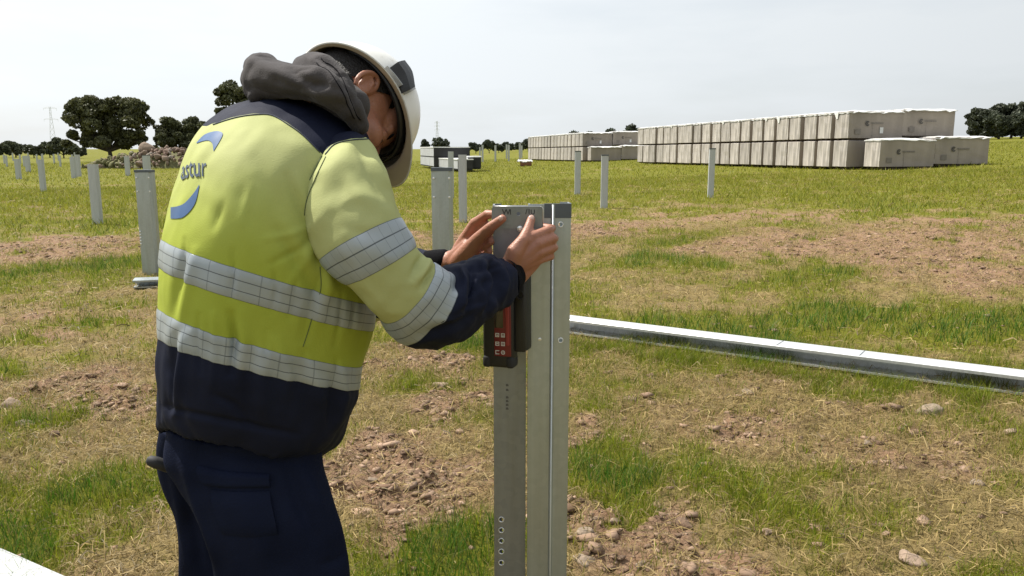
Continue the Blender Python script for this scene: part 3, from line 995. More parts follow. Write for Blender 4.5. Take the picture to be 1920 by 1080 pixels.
seam_me = np_mesh('carton_flap_edge', [(-0.008, 0, -CH * 0.46), (0.008, 0, -CH * 0.46), (0.008, 0, CH * 0.1), (-0.008, 0, CH * 0.1)], [(0, 1, 2, 3)], [M['print_pale']])

def flap_mesh(seed):
    n_, m_ = 6, 7
    u, v = np.meshgrid(np.linspace(-1, 1, n_), np.linspace(0, 1, m_), indexing='ij')
    wv = 0.16 * (1 - 0.75 * v)
    Yv = u * wv + 0.05 * v * (1 if seed % 2 else -1)
    X = -0.02 - 0.03 * np.abs(fbm(np.stack([u * 2, v * 3, np.full_like(u, seed * 3.7)], -1), 2)) - 0.02 * (1 - v)
    Z = -v * (0.17 + 0.06 * (seed % 3))
    V = np.stack([X, Yv, Z], -1).reshape(-1, 3)
    F = grid_faces(n_, m_, False)
    return np_mesh('film_flap', V, F, [M['film']], smooth=True)
flap_me = [flap_mesh(i) for i in range(4)]

ORD = ['first', 'second', 'third', 'fourth', 'fifth', 'sixth', 'seventh', 'eighth', 'ninth', 'tenth', 'eleventh', 'twelfth', 'thirteenth', 'fourteenth', 'fifteenth', 'sixteenth', 'seventeenth', 'eighteenth', 'nineteenth', 'twentieth', 'twenty-first', 'twenty-second', 'twenty-third', 'twenty-fourth']

ci = 0
def carton_stack(x, y, z, ang, label, group, sheet=True, printed=False, sticker=False, flap=False):
    """one wrapped carton on its pallet; local +x runs along its 2.4 m length, local -y faces the camera"""
    global ci
    ci += 1
    root = empty('wrapped_carton', (x, y, z + PB), ang)
    c = link('carton', carton_me[ci % 5], root, (0, 0, CH / 2))
    link('pallet', pallet_me, root)
    if sheet: link('plastic_sheet', film_me[ci % 4], root, (0, 0, CH))
    if sheet and flap: link('film_flap', flap_me[ci % 4], root, (-CL / 2, (0.3, -0.34, 0.36, -0.2)[ci % 4], CH))
    if printed:
        fy = -(CW - 0.05) / 2 - 0.016
        e = link('printed_emblem', emblem_me, root, (-0.42, fy, CH * 0.55))
        link('printed_line', line_me, root, (-0.25, fy, CH * 0.56))
        link('printed_panel', panel_me, root, (-0.85, fy, CH * 0.25))
        link('carton_flap_edge', seam_me, root, (-0.18, fy, CH * 0.5))
        if sticker: link('paper_label', sheet_me, root, (0.25, fy - 0.002, CH * 0.3))
    tag(root, label, 'carton', group)
    return root

TIER = CH + PB + 0.02
# long row: recedes to the left from its near right end; short ends face left-front
S0 = np.array([13.62, 33.0])
dr = np.array([-0.232, 0.973]); dr /= np.linalg.norm(dr)
cx_ = np.array([dr[1], -dr[0]])      # across the row, to the right
ROWANG = math.atan2(cx_[1], cx_[0])
s = 0.0
for i in range(21):
    gap = (0.10, 0.07, 0.12, 0.06, 0.10, 0.05, 0.17, 0.04, 0.02, 0.06, 0.13, 0.15, 0.04, 0.03, 0.06, 0.05, 0.03, 0.07, 0.02, 0.02, 0.03, 0.02)[i] * 1.35
    ctr = S0 + dr * (s + CW / 2)
    for col_ in range(2 if i < 4 else 1):
        jit = RNG.uniform(-0.04, 0.04)
        p = ctr + cx_ * (CL / 2 + col_ * (CL + 0.05) + jit)
        z = float(gz0(p[0], p[1])) + 0.01
        for tier in range(2):
            w_ = ('lower', 'upper')[tier]
            if col_ == 0:
                lab = f'{w_} wrapped carton, {ORD[i]} from the near right end of the long row' if i else f'{w_} wrapped carton at the near right corner of the long row' + (', paper label' if tier else ', half hidden')
            else:
                lab = (f'{w_} wrapped carton at the far right end of the stack' + (', emblem on its face' if tier else ', hidden behind a low carton')) if i == 0 else f'{w_} wrapped carton on the hidden side of the long row, {ORD[i]} from its near end'
            carton_stack(p[0], p[1], z + tier * TIER, ROWANG + RNG.normal(0, 0.006), lab, 'wrapped cartons of the long row', sheet=(tier == 1), printed=(i == 0 and tier == 1), sticker=(col_ == 0), flap=(col_ == 0 and i in (0, 4, 5, 9, 15)))
    s += CW + gap
# two single cartons in front of the near end
for k_, lab in ((0, 'low single wrapped carton with round emblem in front of the long row, left one'), (1, 'low single wrapped carton at the right end in front of the stack')):
    p = S0 - dr * (CW / 2 + 0.35) + cx_ * (CL / 2 + 0.45 + k_ * (CL + 0.10)) - dr * 0.1 * (1 - k_)
    carton_stack(p[0], p[1], float(gz0(p[0], p[1])) + 0.01, ROWANG + (0.02 if k_ == 0 else -0.01), lab, 'single cartons before the long row', True, True)
# farther group behind, left of the long row
S1_ = np.array([5.75, 66.0])
s = 0.0
for i in range(17):
    ctr = S1_ + dr * (s + CW / 2)
    for col_ in range(2 if i == 0 else 1):
        p = ctr + cx_ * (CL / 2 + col_ * (CL + 0.05))
        z = float(gz0(p[0], p[1])) + 0.01
        for tier in range(2):
            w_ = ('lower', 'upper')[tier]
            lab = f'{w_} carton of the far stack, {ORD[i]} from its front corner' if col_ == 0 else f'{w_} carton at the right of the far stack, beside the long row'
            carton_stack(p[0], p[1], z + tier * TIER, ROWANG, lab, 'cartons of the far stack', tier == 1, i == 0 and tier == 1, True)
    s += CW + 0.06 + 0.12 * (i in (2, 8))
for k_, lab in ((0, 'single low carton under white sheet before the far stack, left one'), (1, 'single low carton under white sheet before the far stack, right one')):
    p = S1_ - dr * (CW / 2 + 0.3) + cx_ * (CL / 2 + 0.3 + k_ * (CL + 0.04))
    carton_stack(p[0], p[1], float(gz0(p[0], p[1])) + 0.01, ROWANG, lab, 'single cartons before the far stack', True, False)
# small brown box with loose film left of the far stack
M['brownbox'] = mat('brown_crate', (0.22, 0.10, 0.055), 0.8)
p = at(986, 302); p = P(986, 302, 60.0)
bb = empty('brown_crate', (p[0], 60.0, float(gz0(p[0], 60.0))))
link('crate_body', bev_box('crate_body', 0.85, 0.7, 0.42, M['brownbox'], 0.02, 1, (0, 0, 0.21)), bb)
bf = link('plastic_sheet', film_me[1], bb, (-0.08, 0, 0.42)); bf.scale = (0.44, 0.8, 1.6)
tag(bb, 'small reddish-brown crate with crumpled white film left of the far cartons', 'crate')

# ------------------------------------------------------------------ dark stack of panels behind the posts
M['blackside'] = mat('black_stack_side', (0.012, 0.012, 0.014), 0.45, var=0.3, scale=3)
M['greyside'] = mat('grey_stack_end', (0.36, 0.37, 0.38), 0.6, var=0.12, scale=2)
def dark_stack(pxl, pxm, pxr, top, bot, d, label, tiers, depth, group):
    """block whose left end is grey and whose front is black, under a white sheet"""
    k = d * CP / FPX
    xm, xr = (pxm - 960) * k, (pxr - 960) * k
    z1 = P(pxm, top, d)[2]; z0 = P(pxm, bot, d)[2]
    xl = (pxl - 960) * (d + depth) * CP / FPX
    W = xr - xm
    root = empty('panel_stack', (xm, d, z0))
    H = (z1 - z0) / tiers
    for t_ in range(tiers):
        q = [(0, 0), (W, 0), (W + (xl - xm) * 0.6, depth), (xl - xm, depth)]
        V, F = extrude_poly(q, t_ * H + 0.05, (t_ + 1) * H - 0.03)
        me = np_mesh('panel_pack', V, F, [M['blackside'], M['greyside']])
        for pl in me.polygons:
            if pl.normal.x < -0.3: pl.material_index = 1
        link('panel_pack', me, root)
        q2 = [(0.03, 0.04), (W - 0.03, 0.04), (W + (xl - xm) * 0.6 - 0.03, depth - 0.04), (xl - xm + 0.03, depth - 0.04)]
        link('pallet', np_mesh('pallet', *extrude_poly(q2, t_ * H - 0.03, t_ * H + 0.05), [M['blackrub']]), root)
    q3 = [(-0.03, -0.03), (W + 0.03, -0.03), (W + (xl - xm) * 0.6 + 0.03, depth + 0.03), (xl - xm - 0.03, depth + 0.03)]
    link('plastic_sheet', np_mesh('plastic_sheet', *extrude_poly(q3, tiers * H - 0.03, tiers * H + 0.03), [M['film']]), root)
    tag(root, label, 'panel stack', group)
dark_stack(788, 813, 881, 276, 313, 56.0, 'double black panel stack under a white sheet right of the helmet', 2, 8.0, 'dark panel stacks')
dark_stack(822, 858, 887, 299, 318, 50.0, 'low dark panel stack with pale sheet in front of the double one', 1, 6.0, 'dark panel stacks')
dark_stack(873, 877, 902, 294, 316, 50.5, 'small black panel stack on the right, behind the round-topped post', 1, 2.5, 'dark panel stacks')

# ------------------------------------------------------------------ steel posts in rows
def post_mesh(w=0.15, d=0.085, h=1.3, holes=True, m='galv'):
    t = 0.006
    path = [(-w / 2 + 0.02, d), (-w / 2, d), (-w / 2, 0.012), (-w * 0.12, 0), (w * 0.34, 0), (w / 2, 0.03), (w / 2, d), (w / 2 - 0.02, d)]
    V, F = extrude_poly(strip_outline(path, t), -0.3, h)
    me = np_mesh('profile', V, F, [M[m]])
    return me

def hole_disc(r=0.008):
    V = [(0, 0, 0)] + [(r * math.cos(a), 0, r * math.sin(a)) for a in np.linspace(0, 2 * math.pi, 13)[:-1]]
    return V, [(0, 1 + (i + 1) % 12, 1 + i) for i in range(12)]
M['hole_light'] = mat('pale_glint_steel', (0.78, 0.78, 0.77), 0.3, 0.6)  # very pale steel; the hole rings carry sun glint in this colour
rivet_me = np_mesh('rivet', *tube_vf([(0, 0.002, 0), (0, -0.004, 0), (0, -0.006, 0)], [0.009, 0.009, 0.004], 10), [M['hole_light']])

def steel_post(px, top, bot, wpx, label, group, Yd=None, lean=0.0, rz=0.0, detail=0, capd=True):
    if Yd is None:
        c = at(px + lean, bot)
        Yd = c[1]
    x = P(px + lean, bot, Yd)[0]
    zb = float(gz0(x, Yd))
    zt = P(px, top, Yd)[2]
    h = zt - zb
    w = wpx * Yd / FPX
    root = empty('steel_post', (x, Yd, zb), rz)
    link('profile', post_mesh(w, w * 0.55, h, m='galv' if detail else 'galv_far'), root)
    if capd:
        V, F = extrude_poly([(-w / 2 - 0.002, -0.003), (w / 2 + 0.002, -0.003), (w / 2 + 0.002, w * 0.56), (-w / 2 - 0.002, w * 0.56)], h - 0.026, h + 0.003)
        link('dark_end', np_mesh('dark_end', V, F, [M['steel_end']]), root)
    if detail:
        for zf in (0.07, 0.20):
            for xf in (-0.38, 0.1, 0.36):
                link('rivet', rivet_me, root, (xf * w, 0.0 if xf != 0.1 else 0.02, h - zf * 1.2))
        for q in range(detail):
            link('rivet', rivet_me, root, (-0.42 * w, 0.0, h * 0.42 - 0.035 * q))
    tag(root, label, 'post', group)
    return root

GP = 'steel posts standing in the field'
steel_post(832, 315, 604, 39, 'thick galvanised post with dark top rising behind the worker\'s forearm', GP, 6.7, detail=3)
steel_post(868, 290, 418, 15, 'thin post right of the thick one behind the hands', GP, capd=False)
steel_post(846, 284, 372, 10, 'thin far post half hidden behind the thick post', GP, capd=False)
steel_post(1083, 283, 365, 11, 'thin post, left of the pair beyond the tall near post', GP)
steel_post(1133, 290, 392, 13, 'thin post, right of the pair beyond the tall near post', GP)
steel_post(1333, 278, 370, 11, 'lone thin post in front of the long carton row', GP)
steel_post(267, 319, 516, 31, 'galvanised post with dark top next to the worker\'s back', GP, lean=15, detail=5)
steel_post(174, 308, 420, 17, 'pale post with rounded top, third of the left posts', GP, lean=7, capd=False)
steel_post(77, 299, 360, 10, 'thin post at far left below the low oaks', GP, lean=3, capd=False)
steel_post(275, 291, 330, 12, 'post behind the dark-topped one', GP)
steel_post(239, 293, 330, 8, 'thin post in front of the rock heap', GP, capd=False)
steel_post(147, 290, 331, 8, 'right post of the close pair left of the rock heap', GP, capd=False)
steel_post(138, 294, 334, 9, 'left post of the close pair left of the rock heap', GP, capd=False)
steel_post(34, 298, 336, 9, 'post near the left edge of the picture', GP, capd=False)
steel_post(52, 292, 322, 8, 'small post just right of the leftmost one', GP, capd=False)
GF = 'tiny far posts at the left'
for row, (d, n_, x0, x1) in enumerate([(66, 4, -5, 130), (80, 5, -10, 150), (98, 6, -20, 155)]):
    for i in range(n_):
        px = x0 + (x1 - x0) * (i + 0.5) / n_ + RNG.uniform(-2, 2)
        h = 0.92 + RNG.uniform(-0.12, 0.12)
        steel_post(px, 279 + (1.45 - h) * FPX / d, 279 + 1.45 * FPX / d, 0.15 * FPX / d, 'tiny pale post in the far rows at the left', GF, d, capd=False)
GM = 'tiny far posts in the middle gap'
for row, (d, n_, x0, x1) in enumerate([(82, 4, 890, 988), (100, 4, 888, 990)]):
    for i in range(n_):
        px = x0 + (x1 - x0) * (i + 0.5) / n_ + RNG.uniform(-3, 3)
        xw = (px - 960) * d / FPX
        zb = float(gz0(xw, d))
        h = zb + 1.6 + RNG.uniform(-0.15, 0.25)
        steel_post(px, 279 + (1.45 - h) * FPX / d, 279 + (1.45 - zb) * FPX / d, 0.2 * FPX / d, 'tiny pale post in the far rows between dark stack and cartons', GM, d, capd=False)

# ------------------------------------------------------------------ steel sections lying on the grass
def lying_section(a, b, w, h, name, label, m='beam', joints=()):
    """open section lying web up between plan points a and b"""
    a = np.array(a, float); b = np.array(b, float)
    L = np.linalg.norm(b - a); d = (b - a) / L
    za, zb = gzf(*a), gzf(*b)
    root = empty(name, (a[0], a[1], za))
    root.rotation_euler = (0, -math.atan2(zb - za, L), math.atan2(d[1], d[0]))
    t = 0.006
    path = [(-w / 2, 0.020), (-w / 2, 0.006), (w / 2, 0.006), (w / 2, h - 0.008), (w / 2 - 0.008, h), (-w / 2 + 0.004, h), (-w / 2, h - 0.004), (-w / 2, h - 0.022)]
    out = strip_outline(path, t)
    n_ = len(out)
    V = [(0, y, z) for y, z in out] + [(L, y, z) for y, z in out]
    F = [tuple(range(n_)), tuple(range(n_, 2 * n_))[::-1]] + [(i, n_ + i, n_ + (i + 1) % n_, (i + 1) % n_) for i in range(n_)]
    link('profile', np_mesh('profile', V, F, [M[m]]), root)
    for s_ in joints:
        q = [(s_ * L, -w / 2 + 0.006, h + 0.001), (s_ * L + 0.006, -w / 2 + 0.006, h + 0.001), (s_ * L + 0.006, w / 2 - 0.006, h + 0.001), (s_ * L, w / 2 - 0.006, h + 0.001)]
        link('joint_line', np_mesh('joint_line', q, [(0, 1, 2, 3)], [M['steel_end']]), root)
    tag(root, label, 'steel section')
    return root
a_ = at(1035, 622); b_ = at(1985, 752)
lying_section((a_[0], a_[1] + 0.08), (b_[0], b_[1] + 0.08), 0.17, 0.115, 'steel_section', 'long bright steel section lying on the grass at the right', joints=(0.545, 0.70))
a_ = at(-90, 1046); b_ = at(180, 1176)
lying_section((a_[0], a_[1]), (b_[0], b_[1]), 0.13, 0.07, 'steel_section', 'bright steel section cut off at the bottom left corner', m='beam_dull')
a_ = at(252, 540); b_ = at(640, 520)
lying_section((a_[0], a_[1]), (b_[0], b_[1]), 0.2, 0.09, 'steel_section', 'steel section on the grass at the foot of the dark-topped post', m='galv')
# ------------------------------------------------------------------ the tall near post
PY = 1.745
def X_(px, y=PY, py=620):
    return float(P(px, py, y)[0])
xL, xC, xR = X_(925, PY + 0.022), X_(990), X_(1068)
xr_ = X_(1035)
PTOP = float(P(1040, 383, PY)[2])
post = empty('steel_post', (xC, PY, 0.0))
tag(post, 'tall galvanised post in front of the worker, holding the red and black receiver', 'post')
path = [(xL - xC + 0.018, 0.075), (xL - xC, 0.075), (xL - xC, 0.022), (-0.004, 0.022), (0.0, 0.0), (xr_ - xC - 0.005, 0.0), (xr_ - xC - 0.0022, -0.003), (xr_ - xC + 0.0022, -0.003), (xr_ - xC + 0.005, 0.0), (xR - xC, 0.0), (xR - xC, 0.075), (xR - xC - 0.02, 0.075)]

def bool_cut(me, cutters):
    """drill round holes"""
    o_ = bpy.data.objects.new('tmp', me); COL.objects.link(o_)
    V, F = join_vf(cutters)
    c_ = bpy.data.objects.new('tmpc', np_mesh('tmpc', V, F)); COL.objects.link(c_)
    md = o_.modifiers.new('b', 'BOOLEAN'); md.operation = 'DIFFERENCE'; md.solver = 'EXACT'; md.object = c_
    dg = bpy.context.evaluated_depsgraph_get()
    out = bpy.data.meshes.new_from_object(o_.evaluated_get(dg))
    bpy.data.objects.remove(o_); bpy.data.objects.remove(c_)
    return out

left_path, right_path = path[:4], path[3:]
zb_ = -0.35
cut_l = [tube_vf([(X_(940, PY + 0.022, yy) - xC, -0.02, float(P(940, yy, PY + 0.022)[2])), (X_(940, PY + 0.022, yy) - xC, 0.06, float(P(940, yy, PY + 0.022)[2]))], 0.0062, 16) for yy in (974, 994, 1014, 1034, 1055)]
cut_r = [tube_vf([(X_(1051, PY, yy) - xC, -0.02, float(P(1051, yy, PY)[2])), (X_(1051, PY, yy) - xC, 0.03, float(P(1051, yy, PY)[2]))], 0.0055, 16) for yy in (421, 638)]
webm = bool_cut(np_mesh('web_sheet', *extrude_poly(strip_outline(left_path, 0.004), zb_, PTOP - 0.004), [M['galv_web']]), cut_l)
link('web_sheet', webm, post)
flm = bool_cut(np_mesh('flange_sheet', *extrude_poly(strip_outline([(-0.0005, 0.0225)] + right_path[1:], 0.004), zb_, PTOP), [M['galv']]), cut_r)
link('flange_sheet', flm, post)
M['ridge_highlight'] = galv('rib_highlight_steel', (0.55, 0.58, 0.58), 0.35, 0.5)  # paler than the flange: highlight along the ridge put into the colour
# pale ring round each drilled hole paints the sun glint on its edge
for (px, yy, yo, r_) in [(940, y_, 0.022, 0.0062) for y_ in (974, 994, 1014, 1034, 1055)] + [(1051, 421, 0, 0.0055), (1051, 638, 0, 0.0055)]:
    p = P(px, yy, PY + yo)
    an = np.linspace(0, 2 * math.pi, 21)
    V, F = tube_vf([(r_ * math.cos(a), 0, r_ * math.sin(a)) for a in an], 0.0012, 6, False)
    link('hole_glint', np_mesh('hole_glint', V, F, [M['hole_light']], smooth=True), post, (p[0] - xC, yo - 0.0006, p[2]))
for yy, px in ((544, 990), (559, 990), (586, 990)):
    p = P(px, yy, PY)
    link('rivet', rivet_me, post, (p[0] - xC - 0.002, 0.012, p[2])).scale = (0.5, 1, 0.6)
p = P(1012, 636, PY)
link('rivet', rivet_me, post, (p[0] - xC, 0.0, p[2])).scale = (0.45, 0.3, 0.4)
V, F = tube_vf([(xr_ - xC, -0.0024, zb_), (xr_ - xC, -0.0024, PTOP - 0.001)], 0.0022, 10)
link('rib_highlight', np_mesh('rib_highlight', V, F, [M['ridge_highlight']], smooth=True), post)
# dark end band along the top of the flange
V, F = extrude_poly([(X_(1019) - xC, -0.0008), (xR - xC + 0.0008, -0.0008), (xR - xC + 0.0008, 0.03), (xR - xC - 0.006, 0.03), (xR - xC - 0.006, 0.005), (X_(1019) - xC, 0.005)], PTOP - 0.030, PTOP + 0.0015)
link('dark_end', np_mesh('dark_end', V, F, [M['steel_end']]), post)
# faint stencil on the web
M['stencil'] = mat('grey_stencil', (0.10, 0.10, 0.105), 0.6)

def text_mesh(body, size, m, shear=0.0, offset=0.0, align='CENTER'):
    cu = bpy.data.curves.new('t', 'FONT')
    cu.body = body; cu.size = size; cu.align_x = align; cu.align_y = 'CENTER'; cu.shear = shear; cu.offset = offset
    cu.resolution_u = 3
    o_ = bpy.data.objects.new('t', cu); COL.objects.link(o_)
    dg = bpy.context.evaluated_depsgraph_get()
    me = bpy.data.meshes.new_from_object(o_.evaluated_get(dg))
    bpy.data.objects.remove(o_)
    me.materials.clear(); me.materials.append(m)
    return me
for i, (yy, w_) in enumerate([(722, 4), (731, 3), (745, 6), (752, 6), (759, 6), (766, 5)]):
    p = P(951, yy, PY + 0.021)
    me = np_mesh('stencil_mark', [(-0.003, 0, -0.0028), (0.003, 0, -0.0028), (0.003, 0, 0.0), (0.001, 0, 0.0028), (-0.003, 0, 0.0022)], [(0, 1, 2, 3, 4)], [M['stencil']])
    link('stencil_mark', me, post, (p[0] - xC, 0.0212, p[2]))

# ------------------------------------------------------------------ bracket plate held at the top
PLY = 1.700
M['plate'] = galv('bracket_plate', (0.23, 0.25, 0.245), 0.45, 0.7)
M['plate_mark'] = mat('stamped_mark', (0.035, 0.037, 0.038), 0.5)
x0, x1 = X_(922, PLY, 408), X_(1018, PLY, 408)
z1, z0 = float(P(970, 387, PLY)[2]), float(P(970, 428, PLY)[2])
plate = empty('bracket_plate', ((x0 + x1) / 2, PLY, z0))
tag(plate, 'small grey stamped metal plate pinched between both hands at the top of the post', 'plate')
W_, H_ = x1 - x0, z1 - z0
def rrect(w, h, r, n=6):
    pts = []
    for cx, cy, a0 in ((w / 2 - r, h - r, 0), (-w / 2 + r, h - r, 90), (-w / 2 + 0.001, 0.001, 180), (w / 2 - 0.001, 0.001, 270)):
        rr_ = r if cy > 0.01 else 0.001
        for k in range(n + 1):
            a = R(a0 + 90 * k / n)
            pts.append((cx + rr_ * math.cos(a), cy + rr_ * math.sin(a)))
    return pts
out = rrect(W_, H_, 0.006)
n_ = len(out)
V = [(x, 0, z) for x, z in out] + [(x, 0.004, z) for x, z in out]
F = [tuple(range(n_))[::-1], tuple(range(n_, 2 * n_))] + [(i, (i + 1) % n_, n_ + (i + 1) % n_, n_ + i) for i in range(n_)]
pm = bool_cut(np_mesh('plate', V, F, [M['plate']]), [tube_vf([((X_(972, PLY, 400) - plate.location.x), -0.02, P(972, 401, PLY)[2] - z0), ((X_(972, PLY, 400) - plate.location.x), 0.02, P(972, 401, PLY)[2] - z0)], 0.0042, 16)])
link('plate', pm, plate)
# bright folded edge on the right and top
pe = [(out[k][0], -0.0006, out[k][1]) for k in range(len(out)) if out[k][0] > W_ / 2 - 0.0065 and out[k][1] > H_ * 0.4]
pe = [(W_ / 2, -0.0006, 0.004)] + pe[:7]
link('bright_edge', np_mesh('bright_edge', *tube_vf(pe, 0.0009, 6), [M['hole_light']], smooth=True), plate)
link('bright_edge', np_mesh('bright_edge', *tube_vf([(-W_ / 2 + 0.006, 0.002, H_), (0, 0.002, H_), (W_ / 2 - 0.006, 0.002, H_)], 0.0012, 6), [M['hole_light']], smooth=True), plate)
for body, px, py, sz in (('W', 949, 398, 0.017), ('I', 957, 398, 0.015), ('/', 987, 397, 0.015), ('I', 992, 397, 0.015), ('U', 999, 398, 0.014)):
    me = text_mesh(body, sz, M['plate_mark'], offset=0.0003)
    for v in me.vertices: v.co = Vector((v.co.x, -0.0006, v.co.y))
    p = P(px, py, PLY)
    link('stamped_letter', me, plate, (p[0] - plate.location.x, 0, p[2] - z0))
# pale disc paints the glint in the hole under the plate
p = P(975, 429, PLY)
link('glint_disc', np_mesh('glint_disc', *tube_vf([(0, 0.006, 0), (0, -0.003, 0), (0, -0.005, 0)], [0.0065, 0.0065, 0.003], 12), [M['hole_light']]), plate, (p[0] - plate.location.x, 0, p[2] - z0))

# ------------------------------------------------------------------ laser receiver clamped to the post
M['red'] = mat('red_face_plate', (0.16, 0.013, 0.017), 0.4, var=0.08)
M['red2'] = mat('red_grip_strip', (0.27, 0.030, 0.034), 0.35, var=0.05)
M['lcd'] = mat('dark_display', (0.035, 0.028, 0.026), 0.15, var=0.2, coat=0.5)
M['key'] = mat('white_key_print', (0.60, 0.58, 0.56), 0.5)
RY = 1.700
rx0, rx1 = X_(904, RY), X_(963, RY)
rz0, rz1 = float(P(933, 690, RY)[2]), float(P(933, 500, RY)[2])
rec = empty('laser_receiver', ((rx0 + rx1) / 2, RY, rz0))
tag(rec, 'black handheld laser receiver with red face and white keys clamped on the post', 'laser receiver')
W_, H_ = rx1 - rx0, rz1 - rz0
rec.rotation_euler = (R(-2), R(-1.0), R(-18))
link('body', bev_box('body', W_ * 1.05, 0.034, H_, M['black'], 0.008, 3, (0, 0.017, H_ / 2)), rec)
for sx in (-1, 1):
    link('rubber_bumper', bev_box('rubber_bumper', W_ * 0.28, 0.038, 0.028, M['blackrub'], 0.007, 3, (sx * W_ * 0.39, 0.017, 0.0135)), rec)
fx = W_ * 0.17
face = link('face_panel', bev_box('face_panel', W_ * 0.56, 0.004, H_ * 0.80, M['red'], 0.0018, 2, (fx, -0.0006, H_ * 0.52)), rec)
link('grip_strip', bev_box('grip_strip', W_ * 0.13, 0.006, H_ * 0.66, M['red2'], 0.0025, 3, (fx + W_ * 0.17, -0.002, H_ * 0.56)), face)
link('display', bev_box('display', W_ * 0.30, 0.003, H_ * 0.30, M['lcd'], 0.001, 2, (fx - W_ * 0.12, -0.0016, H_ * 0.55)), face)
def key_icon(k):
    s = 0.0045
    fr = [((-s, 0, -s), (s, 0, -s), (s, 0, -s * .6), (-s, 0, -s * .6)), ((-s, 0, s * .6), (s, 0, s * .6), (s, 0, s), (-s, 0, s)),
          ((-s, 0, -s * .6), (-s * .6, 0, -s * .6), (-s * .6, 0, s * .6), (-s, 0, s * .6)), ((s * .6, 0, -s * .6), (s, 0, -s * .6), (s, 0, s * .6), (s * .6, 0, s * .6))]
    ps = [(list(q), [(0, 1, 2, 3)]) for q in fr]
    if k == 0: ps.append(([(-s * .5, 0, -s * .4), (s * .5, 0, -s * .4), (0, 0, s * .5)], [(0, 1, 2)]))
    if k == 1: ps += [([(-s * .5, 0, a * s), (s * .5, 0, a * s), (s * .5, 0, a * s + s * .25), (-s * .5, 0, a * s + s * .25)], [(0, 1, 2, 3)]) for a in (-.5, 0.0)]
    if k == 2: ps.append(([(-s * .5, 0, -s * .15), (s * .5, 0, -s * .15), (s * .5, 0, s * .25), (-s * .5, 0, s * .25)], [(0, 1, 2, 3)]))
    if k == 3: ps.append(([(-s * .2, 0, -s * .6), (s * .2, 0, -s * .6), (s * .2, 0, s * .5), (-s * .2, 0, s * .5)], [(0, 1, 2, 3)]))
    if k == 4: ps = [q for i, q in enumerate(ps) if i != 3]
    if k == 5:
        V, F = ring_vf(s * 0.62, s * 1.05, 0, 2 * math.pi, 16)
        V2, F2 = ring_vf(0.0, s * 0.3, 0, 2 * math.pi, 10)
        return join_vf([(V, F), (V2, F2)])
    return join_vf(ps)
for k in range(6):
    cx_k = fx - W_ * 0.17 + (k % 2) * W_ * 0.19
    cz_k = H_ * (0.33 - 0.085 * (k // 2))
    link('key', np_mesh('key', *key_icon(k), [M['key']]), face, (cx_k, -0.0032, cz_k))
# black block: holding bracket plus the receiver's shadow on the post, made solid
cl_ = link('clamp_shadow', bev_box('clamp_shadow', 0.026, 0.05, H_ * 0.80, M['black'], 0.004, 2, (W_ * 0.68, 0.035, H_ * 0.56)), rec)
an = np.linspace(0, 2 * math.pi, 17)
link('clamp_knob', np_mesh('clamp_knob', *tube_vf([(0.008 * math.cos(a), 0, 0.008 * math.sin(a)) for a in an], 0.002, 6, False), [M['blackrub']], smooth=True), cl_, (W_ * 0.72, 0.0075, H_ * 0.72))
# ------------------------------------------------------------------ the worker
def catmull(A, sub):
    A = np.asarray(A, float)
    n = len(A)
    B = np.concatenate([[2 * A[0] - A[1]], A, [2 * A[-1] - A[-2]]])
    out = []
    for i in range(n - 1):
        p0, p1, p2, p3 = B[i], B[i + 1], B[i + 2], B[i + 3]
        for k in range(sub):
            t = k / sub
            out.append(0.5 * (2 * p1 + (p2 - p0) * t + (2 * p0 - 5 * p1 + 4 * p2 - p3) * t * t + (3 * p1 - p0 - 3 * p2 + p3) * t ** 3))
    out.append(A[-1])
    return np.array(out)

def unit(v):
    return v / (np.linalg.norm(v, axis=-1, keepdims=True) + 1e-12)

